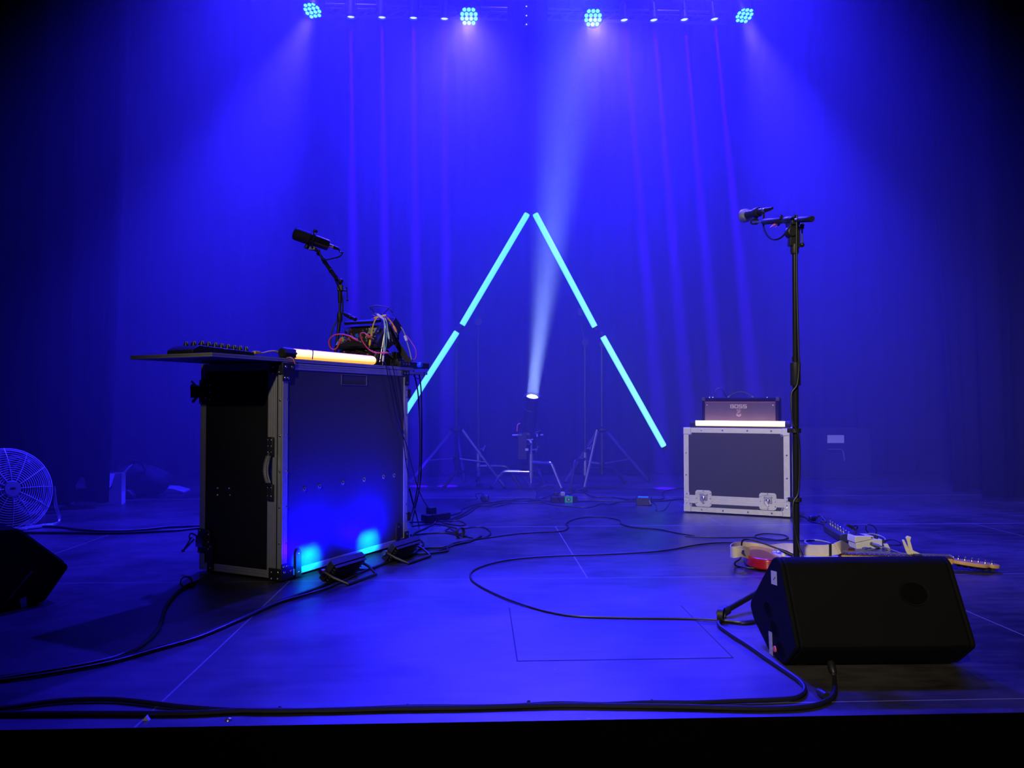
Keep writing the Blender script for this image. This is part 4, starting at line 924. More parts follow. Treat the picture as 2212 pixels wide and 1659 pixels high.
b = MB(); b.rev(vq(.155), vq(.172), [(0, .0098), (1, .0098)], 14); b.build('plug_shell', 'steel', vm)
vtail = vb + vq(.172)
b = MB(); b.rev(vtail, vtail + vq(.05), [(0, .0095), (.5, .008), (1, .005)], 12)
b.tube([vtail + vq(.045), P(1648, 455, SY + .27), P(1650, 465, SY + .27), P(1649, 478, SY + .27), P(1650, 492, SY + .24), P(1657, 508, SY + .2), P(1670, 517, SY + .16), P(1684, 515, SY + .12), P(1696, 504, SY + .09), P(1700, 488, SY + .07), P(1690, 468, SY + .09), P(1686, 468, SY + .07), P(1694, 477, SY + .06), P(1712, 470, SY - .03), P(1720, 466, SY - .03), P(1721, 478, SY - .03), P(1721, 600, SY - .02), P(1725, 760, SY - .02), P(1726, 790, SY - .02), P(1722, 830, SY - .02), P(1710, 850, SY - .015), P(1710, 885, SY - .02), P(1714, 915, SY - .02), P(1723, 935, SY - .025), P(1727, 975, SY - .02), P(1725, 1060, SY - .02), P(1714, 1085, SY - .02), P(1714, 1120, SY - .025), P(1722, 1165, SY - .03), P(1735, 1205, SY - .05), Vector((sb_.x + .04, SY - .12, .03)), Vector((sb_.x - .05, SY - .2, .006)), G(1625, 1345, .005), G(1575, 1340, .006), G(1480, 1336, .005), G(1340, 1334, .005), G(1220, 1328, .005), G(1120, 1303, .005), G(1040, 1268, .005), G(1016, 1246, .005), G(1030, 1228, .005), G(1090, 1211, .005), G(1180, 1202, .005), G(1320, 1197, .005), G(1430, 1190, .005), G(1520, 1175, .005), G(1600, 1172, .005), G(1670, 1180, .005)], .0036, 8)
tag(b.build('microphone_cable', 'cable'), 'black cable from the ball-headed microphone, down its stand and round in a big floor loop', 'cable')

# ------------------------------------------------------------------ wedge monitors (local x along the box, y towards the players)
WP = [(1.998, 0.004), (1.915, .074), (1.925, .095), (2.018, .268), (2.045, .281), (2.075, .272), (2.255, .110), (2.262, .090), (2.235, .060), (2.105, .004)]
def rounded(poly, r=.014, n=3):
    out = []; m = len(poly)
    for i in range(m):
        p, a, c = (Vector(poly[i]), Vector(poly[i - 1]), Vector(poly[(i + 1) % m])); ra = min(r, (a - p).length * .45); rc = min(r, (c - p).length * .45)
        A_, C_ = p + (a - p).normalized() * ra, p + (c - p).normalized() * rc
        out += [tuple(A_ * (1 - t) ** 2 + p * 2 * t * (1 - t) + C_ * t * t) for t in [k / n for k in range(n + 1)]]
    return out
LWP = [(-.33, .004), (-.37, .075), (-.18, .274), (-.085, .270), (.079, .115), (.0, .004)]
def wedge(label, loc, rotz, W, prof, baf):
    t = thing('wedge_monitor', label, 'stage monitor', loc, rotz)
    poly = prof
    b = MB(); b.prism(rounded(poly), .012, W - .012, 'x'); cab = b.build('cabinet', 'textured', t, bevel=.006, sharp=30)
    for x0, x1 in ((0.0, .0125), (W - .0125, W)): b = MB(); b.prism(rounded(poly), x0, x1, 'x'); b.build('end_cheek', 'textured', t, bevel=.004, sharp=30)
    # grille over the slanted baffle
    a, c = (Vector((0,) + q) for q in baf); n = (c - a).cross(X).normalized(); n = n if n.z > 0 else -n
    b = MB(); q = [a + X * .03 + n * .001, a + X * (W - .03) + n * .001, c + X * (W - .03) + n * .001, c + X * .03 + n * .001]
    b.add(q + [p + n * .005 for p in q], [(0, 1, 2, 3), (4, 7, 6, 5), (0, 4, 5, 1), (1, 5, 6, 2), (2, 6, 7, 3), (3, 7, 4, 0)]); b.build('grille', 'matte', t)
    for x in (.05, W - .05): b = MB(); b.box(x - .015, x + .015, poly[0][0] + .01, poly[-1][0] - .01, 0, .006); b.build('foot', 'rubber', t)
    return t, cab
WX0, WX1 = G(1698, 1441).x - .004, G(2075, 1440).x
RW, rcab = wedge('large black wedge monitor lying in front of the red guitar, right foreground', (WX0, 2.0, 0), R(-1.0), WX1 - WX0, [(y - 2.0, z) for y, z in WP], ((.095, .255), (.245, .119)))
WF = Frame((WX0, 2.0, 0), R(-1.0)); W_ = WX1 - WX0
def disc_on_end(px, py, ry, rz, name, m, depth=.02):
    p = WF.on(px, py, 0, 0.0); b = MB(); n = 24
    rim = [(-.0012, p.y + ry * math.cos(2 * math.pi * k / n), p.z + rz * math.sin(2 * math.pi * k / n)) for k in range(n)]
    inn = [(-.0012, p.y + ry * .86 * math.cos(2 * math.pi * k / n), p.z + rz * .86 * math.sin(2 * math.pi * k / n)) for k in range(n)]
    vs = rim + inn + [(0.004, v[1], v[2]) for v in rim]; fs = []
    for k in range(n): j = (k + 1) % n; fs += [(k, j, n + j, n + k), (2 * n + k, 2 * n + j, j, k)]
    b.add(vs, fs); o = b.build(name, 'textured', RW)
    b = MB(); b.add([(-.0006, v[1], v[2]) for v in inn], [tuple(range(n))]); b.build('recess', 'void', o); return o
for px, py in ((1659, 1315), (1673, 1357), (1686, 1402)): disc_on_end(px, py, .030, .021, 'socket', 'matte')
def patch_on_end(name, m, quad, label=None, lift=-.0008):
    q = [WF.on(x, y, 0, lift) for x, y in quad]; b = MB(); b.add(q + [p + X * .0007 for p in q], [(0, 1, 2, 3), (7, 6, 5, 4), (0, 4, 5, 1), (1, 5, 6, 2), (2, 6, 7, 3), (3, 7, 4, 0)]); o = b.build(name, m, RW)
    if label: lab(o, label)
    return o
patch_on_end('paper_sticker', 'label', [(1665, 1232), (1677, 1235), (1678, 1265), (1666, 1261)], 'pale paper sticker with a small pen mark')
patch_on_end('pen_mark', 'matte', [(1670, 1252), (1674, 1246), (1674.6, 1247), (1670.6, 1253)], None, -.0014)
patch_on_end('printed_label', 'sticker_print', [(1660, 1363), (1667, 1366), (1669, 1417), (1662, 1411)], 'worn pale printed label')
p = WF.on(1675, 1402, 0, 0); b = MB(); b.rev((-.004, p.y, p.z), (.002, p.y, p.z), [(0, .008), (1, .009)], 14); lab(b.build('socket_pin', 'pink', RW), 'small pink plug')
# speaker port on the face towards the hall
fa, fc = Vector((0, -.075, .095)), Vector((0, .018, .268)); fn = X.cross(fc - fa).normalized(); fn = fn if fn.y < 0 else -fn
pc = WF.on(1978, 1280, 1, -.03); tt = ((pc - fa).dot(fc - fa)) / (fc - fa).length_squared; ctr = fa + (fc - fa) * tt + X * pc.x
fu = (fc - fa).normalized(); b = MB(); n = 28
rim = [ctr + fn * .002 + X * (.040 * math.cos(2 * math.pi * k / n)) + fu * (.033 * math.sin(2 * math.pi * k / n)) for k in range(n)]
inn = [ctr + fn * .0012 + X * (.036 * math.cos(2 * math.pi * k / n)) + fu * (.029 * math.sin(2 * math.pi * k / n)) for k in range(n)]
base = [ctr - fn * .003 + X * (.042 * math.cos(2 * math.pi * k / n)) + fu * (.035 * math.sin(2 * math.pi * k / n)) for k in range(n)]
b.add(rim + inn + base, [f for k in range(n) for f in ((k, (k + 1) % n, n + (k + 1) % n, n + k), (2 * n + k, 2 * n + (k + 1) % n, (k + 1) % n, k))]); o = b.build('port_ring', 'textured', RW)
b = MB(); b.add(inn, [tuple(range(n))]); b.build('port', 'void', o)
p0, p1 = P(1794, 1430, 1.955), P(1801, 1455, 1.93)
b = MB(); b.rev(p0, p1, [(0, .0085), (.15, .010), (.8, .009), (1, .006)], 14); b.tube([p1, P(1802, 1466, 1.915), G(1803, 1490, .007), G(1790, 1512, .006), G(1740, 1527, .006), G(1640, 1531, .006), G(1480, 1527, .006), G(1330, 1525, .006), G(1200, 1524, .006), G(1000, 1529, .006), G(850, 1531, .006), G(700, 1535, .006), G(540, 1535, .006), G(400, 1541, .006), G(200, 1541, .006), G(0, 1542, .006), G(-120, 1543, .006)], .0062, 8)
tag(b.build('speaker_cable', 'cable'), 'thick black cable from the right monitor along the stage front edge', 'cable')
b = MB(); b.rev(G(1768, 1492, .009), G(1786, 1504, .009), [(0, .007), (.5, .009), (1, .009)], 12); tag(b.build('cable_plug', 'dark_metal'), 'loose dark cable plug lying before the right monitor', 'connector')
LWL = G(96, 1303)
lrot = R(-42); lu = Matrix.Rotation(lrot, 3, 'Z') @ Vector((.46, 0, 0))
lw, lcab = wedge('black wedge monitor cut by the left edge of the picture, before the fan', (LWL.x - lu.x, LWL.y - lu.y, 0), lrot, .46, LWP, ((-.07, .256), (.068, .125)))
LF = Frame(lw.location, lrot)
LEND = .46
def patch_left(name, m, quad, label, lift=LEND + .0008):
    q = [LF.on(x, y, 0, lift) for x, y in quad]; b = MB(); b.add(q + [p - X * .0008 for p in q], [(3, 2, 1, 0), (4, 5, 6, 7), (0, 1, 5, 4), (1, 2, 6, 5), (2, 3, 7, 6), (3, 0, 4, 7)]); return lab(b.build(name, m, lw), label)
patch_left('paper_sticker', 'label', [(43, 1294), (56, 1289), (59, 1309), (46, 1314)], 'small pale paper sticker')
patch_left('edge_strip', 'steel', [(2, 1315), (38, 1268), (69, 1232), (71, 1234), (40, 1271), (4, 1317)], 'thin pale strip')

# ------------------------------------------------------------------ red electric guitar lying on its back
GA = R(-13.5); g0 = G(1702, 1233); gt = thing('electric_guitar', 'red electric guitar with maple neck lying on the floor behind the right monitor', 'guitar', (g0.x + .07, 3.235, 0), GA)
GF = Frame(gt.location, GA)
out = [(-.205, .0), (-.20, .075), (-.165, .135), (-.11, .158), (-.05, .150), (.0, .118), (.05, .112), (.105, .130), (.165, .155), (.225, .150), (.258, .118), (.262, .09), (.235, .072), (.205, .055), (.195, .035), (.19, .0), (.195, -.035), (.20, -.055), (.205, -.08), (.19, -.11), (.155, -.135), (.11, -.128), (.05, -.108), (.0, -.112), (-.06, -.145), (-.12, -.165), (-.175, -.14), (-.203, -.08)]
def smooth_poly(pts, k=4):
    n = len(pts); o = []
    for i in range(n):
        p0, p1, p2, p3 = (Vector(pts[(i + d) % n]) for d in (-1, 0, 1, 2))
        for j in range(k): t = j / k; o.append(tuple(.5 * ((2 * p1) + (p2 - p0) * t + (2 * p0 - 5 * p1 + 4 * p2 - p3) * t * t + (3 * p1 - p0 - 3 * p2 + p3) * t ** 3)))
    return o
b = MB(); b.prism(smooth_poly(out), .006, .052, 'z'); b.build('body', 'red_lacquer', gt, bevel=.008, seg=3, sharp=50)
pg = [(-.09, -.02), (-.06, -.10), (.02, -.085), (.10, -.10), (.15, -.10), (.17, -.05), (.175, .03), (.16, .075), (.10, .06), (.05, .05), (-.02, .04), (-.07, .03)]
b = MB(); b.prism(smooth_poly(pg), .052, .0545, 'z'); b.build('pickguard', 'white', gt)
for x in (.0, .045, .09): b = MB(); b.box(x - .008, x + .008, -.035, .035, .0545, .060); b.build('pickup', 'cream_plastic', gt, bevel=.003)
b = MB(); b.box(-.075, -.035, -.035, .035, .0545, .064); b.build('bridge', 'chrome', gt, bevel=.002)
for x, y in ((-.03, -.075), (-.055, -.095), (.005, -.075)): b = MB(); b.rev((x, y, .0545), (x, y, .068), [(0, .011), (.5, .010), (1, .0085)], 14); b.build('control_knob', 'white', gt)
p = GF.on(1604, 1190, 2, .06)
NL = .19 + .435
b = MB(); b.prism([(.15, .028), (NL, .021), (NL, -.021), (.15, -.028)], .030, .056, 'z'); b.build('neck', 'maple', gt, bevel=.006, seg=3)
b = MB(); b.prism([(.155, .0285), (NL, .0215), (NL, -.0215), (.155, -.0285)], .056, .0605, 'z'); fb = b.build('fretboard', 'rosewood', gt)
sc = .648; br = NL - sc
for k in range(1, 22):
    x = NL - sc * (1 - 2 ** (-k / 12)); w = .0215 + (.007) * (NL - x) / (NL - .155); b = MB(); b.box(x - .0009, x + .0009, -w, w, .0604, .0618); b.build('fret', 'alu', fb)
    if k in (3, 5, 7, 9, 12, 15, 17, 19, 21):
        xm_ = NL - sc * (1 - 2 ** (-(k - .5) / 12)); b = MB(); b.rev((xm_, 0, .0604), (xm_, 0, .0608), [(0, .003), (1, .003)], 10); b.rev((xm_, -w - .0001, .058), (xm_, -w - .0006, .058), [(0, .0012), (1, .0012)], 8); b.build('inlay', 'white', fb)
hs = [(NL, .022), (NL + .02, .028), (NL + .06, .036), (NL + .12, .040), (NL + .165, .036), (NL + .185, .018), (NL + .178, -.006), (NL + .155, -.018), (NL + .14, -.012), (NL + .125, -.030), (NL + .10, -.040), (NL + .05, -.036), (NL + .015, -.026), (NL, -.021)]
b = MB(); b.M = Matrix.Translation((NL, 0, .05)) @ Matrix.Rotation(R(6), 4, 'Y') @ Matrix.Translation((-NL, 0, -.05)); HM = b.M.copy()
b.prism(smooth_poly(hs, 3), .036, .051, 'z'); head = b.build('headstock', 'maple', gt, bevel=.003)
b = MB(); b.box(NL - .003, NL + .001, -.021, .021, .056, .0645); b.build('nut', 'white', gt)
for k in range(6):
    x, y = NL + .03 + .024 * k, .026 - .004 * k
    b = MB(); b.M = HM; b.rev((x, y - .01, .051), (x, y - .01, .066), [(0, .005), (.4, .0032), (.7, .0028), (1, .0035)], 10); b.build('string_post', 'chrome', head)
    b = MB(); b.M = HM; b.box(x - .007, x + .007, y - .025, y + .004, .022, .037); b.cyl((x, y + .0, .03), (x, y + .03, .03), .0025, n=8); b.rev((x, y + .03, .03), (x, y + .045, .03), [(0, .004), (.5, .008), (1, .006)], 10); b.build('tuner', 'rubber', head)
b = MB()
for k in range(6):
    y = (k - 2.5) * .0068; 
    b = MB(); b.cyl((-.045, (k - 2.5) * .0105, .066), (NL, y, .0652), .0005, n=5); b.build('string', 'steel', gt)
# strap: cream canvas, on its edge around the guitar
S3 = lambda x, y, Y: P(x, y, Y)
def strap_part(pts, w, up=(0, 0, 1), m='cream', name='strap'):
    b = MB(); qs = []
    V_ = [Vector(p) for p in pts]; q_ = [V_[0] * 2 - V_[1]] + V_ + [V_[-1] * 2 - V_[-2]]
    for i in range(1, len(q_) - 2):
        p0, p1, p2, p3 = q_[i - 1:i + 3]
        for j in range(6): t = j / 6; qs.append(.5 * ((2 * p1) + (p2 - p0) * t + (2 * p0 - 5 * p1 + 4 * p2 - p3) * t * t + (3 * p1 - p0 - 3 * p2 + p3) * t ** 3))
    qs.append(V_[-1]); b.ribbon(qs, [up] * len(qs), w, .003); return b
so = strap_part([S3(1618, 1196, 3.20), S3(1603, 1191, 3.14), S3(1585, 1193, 3.13), S3(1578, 1190, 3.2), S3(1590, 1182, 3.34), S3(1625, 1183, 3.40), S3(1660, 1188, 3.34), S3(1700, 1185, 3.22), S3(1740, 1188, 3.18), S3(1780, 1189, 3.16), S3(1808, 1186, 3.14)], .046).build('guitar_strap', 'cream')
tag(so, 'broad cream canvas guitar strap standing on edge around the red guitar', 'strap')
b = strap_part([S3(1806, 1186, 3.14), S3(1816, 1181, 3.15), S3(1824, 1183, 3.25), S3(1834, 1190, 3.36)], .05); b.build('strap_end', 'cream', so)
b = MB(); c = S3(1828, 1186, 3.33); b.prism([(-.02, -.012), (.022, -.012), (.014, .012), (-.010, .014)], -.002, .002, 'y'); o = b.build('leather_patch', 'brown', so); o.location = c + Vector((0, -.045, .0)); lab(o, 'dark brown leather patch')
b = MB(); c = S3(1793, 1188, 3.152); b.box(c.x - .005, c.x + .005, c.y - .005, c.y + .005, c.z - .028, c.z + .028); lab(b.build('slider', 'rubber', so), 'black strap slider')
b = MB(); c = S3(1603, 1190, 3.125); b.rev(c, c - Vector((0, .012, 0)), [(0, .007), (1, .006)], 12); lab(b.build('strap_button', 'chrome', so), 'silver strap button')
b = MB(); b.rev(GF.wld((-.02, -.11, .062)), GF.wld((-.075, -.10, .085)), [(0, .007), (.5, .008), (1, .004)], 12); b.tube([GF.wld((-.075, -.10, .085)), S3(1632, 1168, 3.2), S3(1612, 1165, 3.22), S3(1603, 1170, 3.25), S3(1602, 1185, 3.28), S3(1600, 1205, 3.15), S3(1588, 1215, 3.12), G(1590, 1222, .006), G(1610, 1226, .006), G(1640, 1228, .006)], .0036, 8)
tag(b.build('guitar_lead', 'cable'), 'black lead plugged into the red guitar and looping over its strap', 'cable')
# capo clipped to the neck
cp = GF.on(1972, 1190, 1, .0); co = thing('capo', 'cream spring capo standing clamped on the guitar neck', 'capo', GF.wld((cp.x, -.004, .060)), GA)
b = MB(); b.prism([(.020, .004), (.026, .010), (-.002, .022), (-.012, .062), (-.008, .078), (-.022, .082), (-.030, .074), (-.024, .058), (-.016, .012), (-.004, .003)], -.006, .006, 'y'); b.build('arm', 'cream_plastic', co, bevel=.002)
b = MB(); b.prism([(-.008, .002), (-.014, .020), (-.036, .066), (-.044, .064), (-.030, .018), (-.022, .002)], -.005, .005, 'y'); b.build('handle', 'cream_plastic', co, bevel=.002)
b = MB(); b.box(-.004, .026, -.03, .03, .002, .009); b.build('pad', 'rubber', co, bevel=.002)

# ------------------------------------------------------------------ pedals
wp = G(1850, 1186); we = G(1902, 1184); wa = math.atan2(we.y - wp.y, we.x - wp.x); wl = .132
wt = thing('effect_pedal', 'white single foot pedal with a jack plugged in its side', 'effect pedal', wp, wa - R(4))
b = MB(); b.prism([(0, 0), (wl, 0), (wl, .044), (.085, .044), (0, .028)], 0, .07, 'y'); b.build('body', 'white_pedal', wt, bevel=.002)
b = MB(); b.prism([(-.006, .030), (.088, .046), (.088, .060), (-.004, .062), (-.006, .045)], .0, .07, 'y'); tr_ = b.build('treadle', 'white_pedal', wt, bevel=.002)
b = MB(); b.box(.0, .05, .012, .058, .0612, .0630); b.build('rubber_pad', 'rubber', tr_)
b = MB(); b.rev((.078, -.002, .053), (.078, .0, .053), [(0, .004), (1, .004)], 10); b.build('hinge_screw', 'steel', tr_)
for y in (.015, .035, .055): b = MB(); b.rev((.112, y, .044), (.112, y, .056), [(0, .0075), (1, .006)], 12); b.build('knob', 'rubber', wt)
b = MB(); b.rev((.075, 0, .024), (.075, -.006, .024), [(0, .009), (1, .008)], 12); b.build('jack_socket', 'steel', wt)
wj = wt.matrix_basis
Wp = Frame(wp, wa - R(4)).wld
b = MB(); b.rev(Wp((.077, -.006, .024)), Wp((.10, -.045, .018)), [(0, .007), (.6, .008), (1, .004)], 12); b.tube([Wp((.10, -.045, .018)), Wp((.125, -.075, .010)), Wp((.135, -.10, .006)), Wp((.14, -.16, .005)), Wp((.2, -.22, .005))], .0032, 8); tag(b.build('pedal_lead', 'grey_cable'), 'grey jack lead plugged into the side of the white pedal', 'cable')
b = MB(); b.rev(Wp((.035, -.035, .010)), Wp((.005, -.05, .010)), [(0, .005), (.5, .008), (1, .008)], 12); b.tube([Wp((.035, -.035, .010)), Wp((.06, -.02, .008)), Wp((.055, -.045, .006)), Wp((.02, -.07, .006)), Wp((-.04, -.06, .006)), Wp((-.09, -.05, .006))], .003, 8); tag(b.build('pedal_lead', 'grey_cable'), 'second jack lead with plug lying before the white pedal', 'cable')
# six-switch pedal
s0, s1 = G(1779, 1148), G(1813, 1171); s2 = G(1843, 1169); sa = math.atan2(s1.y - s0.y, s1.x - s0.x); sl = (s1 - s0).length; sw = .085
kt = thing('switch_pedal', 'long black six-switch pedal lying diagonally behind the white pedal', 'effect pedal', s0, sa)
b = MB(); b.prism([(0, 0), (sw, 0), (sw, .055), (.012, .040), (0, .034)], 0, sl, 'x'); b.build('body', 'blue_black', kt, bevel=.004)
for k in range(6):
    x = .03 + (sl - .06) * k / 5; y, z = .028, .0432
    b = MB(); b.rev((x, y, z), (x, y, z + .008), [(0, .009), (1, .008)], 12); sw_ = b.build('switch', 'steel', kt)
    b = MB(); b.rev((x, y, z + .008), (x, y, z + .024), [(0, .004), (.5, .004), (.55, .0075), (.9, .0075), (1, .005)], 12); b.build('switch_cap', 'chrome', sw_)
    b = MB(); b.rev((x + .012, y + .022, .0475), (x + .012, y + .022, .0500), [(0, .004), (1, .003)], 10); b.build('indicator', 'label', kt)
# small black box pedal behind the white one
st = thing('effect_pedal', 'small black box pedal half hidden behind the white pedal', 'effect pedal', Wp((.09, .095, 0)), wa - R(30)); b = MB(); b.prism([(0, 0), (.10, 0), (.10, .03), (0, .045)], 0, .055, 'y'); b.build('body', 'blue_black', st, bevel=.003)
b = MB(); b.box(.02, .07, .01, .045, .041, .043); b.build('panel', 'dark_metal', st)
b = MB(); c = G(1855, 1166); ring = [c + Vector((.030 * math.cos(R(a)), .11 + .004 * math.sin(R(a)), .028 + .026 * math.sin(R(a)))) for a in range(-60, 241, 15)]; b.tube(ring, .0075, 10); tag(b.build('cable_coil', 'rubber'), 'thick black coiled plug ring standing behind the white pedal', 'cable')
pt = thing('paper_tag', 'small folded pale tag standing on the floor right of the white pedal', 'tag', G(1914, 1188)); b = MB(); b.prism([(-.004, 0), (.022, 0), (.006, .030), (-.012, .030)], -.004, .004, 'y'); b.build('body', 'white', pt)
def floor_cable(label, px, r=.0032, m='cable', z=None, group=None, name='floor_cable'):
    b = MB(); b.tube([G(x, y, (r + .001) if len(q) == 0 else q[0]) for x, y, *q in px], r, 8); return tag(b.build(name, m), label, 'cable', group)
floor_cable('pair of thin black leads running from beside the amplifier case to the six-switch pedal', [(1728, 1114), (1740, 1118), (1752, 1126), (1768, 1130), (1784, 1134)], .004)
cr = thing('cable_reel', 'small black plug and knotted lead beside the six-switch pedal', 'connector', G(1752, 1126)); b = MB(); b.rev((-.01, .0, .018), (.025, .0, .018), [(0, .014), (.3, .018), (1, .016)], 14); b.build('plug', 'rubber', cr); b = MB(); b.tube([(.03, 0, .015), (.045, -.01, .035), (.05, -.03, .02), (.04, -.05, .008), (.06, -.06, .006), (.055, -.02, .03), (.08, -.03, .008)], .006, 8); b.build('knot', 'rubber', cr)
floor_cable('black leads looping from the six-switch pedal to the floor behind the white pedal', [(1822, 1142, .02), (1838, 1139), (1850, 1136, .03), (1852, 1140, .02), (1846, 1146), (1834, 1149)], .0035)
floor_cable('thin black lead arching up behind the white pedal', [(1877, 1152), (1871, 1145, .04), (1872, 1135, .07), (1882, 1134, .07), (1892, 1142, .05), (1893, 1150, .02), (1890, 1155)], .0025)
floor_cable('grey-white lead curving round the back of the white pedal', [(1860, 1156, .02), (1880, 1153, .015), (1900, 1157), (1912, 1164), (1908, 1170)], .004, 'grey')
floor_cable('thin black lead lying in an oval right of the white pedal', [(1903, 1174), (1912, 1168), (1930, 1166), (1945, 1172), (1944, 1177), (1920, 1177)], .0022)
floor_cable('pale blue-grey lead looped on the floor between strap and six-switch pedal', [(1800, 1180), (1790, 1172), (1765, 1167), (1742, 1167), (1740, 1172), (1752, 1178), (1770, 1181)], .004, 'grey')
floor_cable('thin black lead curled on the floor left of the microphone stand', [(1480, 1158), (1540, 1161), (1600, 1161), (1640, 1161), (1680, 1166), (1703, 1162), (1690, 1155), (1650, 1153), (1630, 1158), (1650, 1165), (1700, 1167), (1730, 1168), (1780, 1167), (1790, 1172)], .003)

# ------------------------------------------------------------------ power strips, adapters and cables on the floor
def strip(name, label, cat, p, q, h, w, m, n_sockets=0):
    a, c = G(*p), G(*q); ang = math.atan2(c.y - a.y, c.x - a.x); t = thing(name, label, cat, a, ang); ln = (c - a).length
    b = MB(); b.box(0, ln, 0, w, .0, h); b.build('body', m, t, bevel=.004)
    for k in range(n_sockets): x = ln * (k + .8) / (n_sockets + .6); b = MB(); b.rev((x, w / 2, h), (x, w / 2, h + .003), [(0, .02), (.5, .02), (1, .017)], 16); b.build('socket', 'rubber', t)
    return t, ln
ps1, ln = strip('power_strip', 'black power strip on the floor beside the foot of the desk', 'power strip', (922, 1130), (974, 1123), .045, .06, 'black', 3)
b = MB(); b.box(.03, .08, .01, .05, .045, .085); b.build('plug', 'rubber', ps1, bevel=.004); b = MB(); b.box(-.02, .05, -.03, .0, 0, .05); b.build('adapter', 'black', ps1, bevel=.004)
ps2, ln2 = strip('power_strip', 'black power strip with a green label, in front of the spotlight stand', 'power strip', (1192, 1087), (1248, 1086), .045, .055, 'black', 3)
b = MB(); b.box(ln2 * .50, ln2 * .80, -.001, .056, .002, .0462); b.build('label', 'green_label', ps2); b = MB(); b.rev((ln2 * .65, -.0012, .023), (ln2 * .65, -.002, .023), [(0, .013), (1, .013)], 16); b.build('label_mark', 'matte', ps2); b = MB(); b.box(ln2 * .65 - .006, ln2 * .65 + .006, -.003, -.0015, .017, .031); b.build('label_mark', 'label', ps2)
for f in (.2, .45): b = MB(); b.box(ln2 * f - .015, ln2 * f + .015, .012, .044, .046, .075); b.build('plug', 'rubber' if f < .4 else 'grey', ps2, bevel=.005)
ps3, ln3 = strip('power_adapter', 'black power adapter box with a cyan strip on top, left of the amplifier case', 'power adapter', (1374, 1092), (1407, 1093), .055, .07, 'black')
b = MB(); b.box(.012, ln3 - .02, .004, .05, .055, .058); b.build('top_strip', 'cyan_tape', ps3, bevel=.001)
for x in (.02, .04, .06, .08): b = MB(); b.box(x, x + .008, -.001, .001, .034, .044); b.build('vent', 'matte', ps3)
b = MB(); b.cyl((ln3 * .85, -.004, .038), (ln3 * .97, -.012, .012), .006, n=8); b.build('plug', 'steel', ps3)
pk = thing('mains_plug', 'round black mains plug standing on the tangle of cables', 'plug', G(1046, 1085)); b = MB(); b.rev((-.02, .01, .028), (.03, -.01, .030), [(0, .02), (.2, .027), (.8, .027), (1, .02)], 16); b.build('body', 'rubber', pk)
lp = thing('power_adapter', 'small pale-fronted adapter lying on the floor between the stands', 'power adapter', G(1028, 1052)); b = MB(); b.box(0, .06, 0, .05, 0, .035); b.build('body', 'black', lp, bevel=.004); b = MB(); b.box(-.003, .0, .005, .045, .004, .03); b.build('front', 'white', lp)
dk = thing('power_adapter', 'flat dark block lying behind the green-labelled power strip', 'power adapter', G(1242, 1064), R(10)); b = MB(); b.prism([(0, 0), (.11, 0), (.105, .025), (.05, .032), (.01, .02)], 0, .06, 'y'); b.build('body', 'laminate', dk, bevel=.004)
TG = 'cables in the tangle behind the desk'
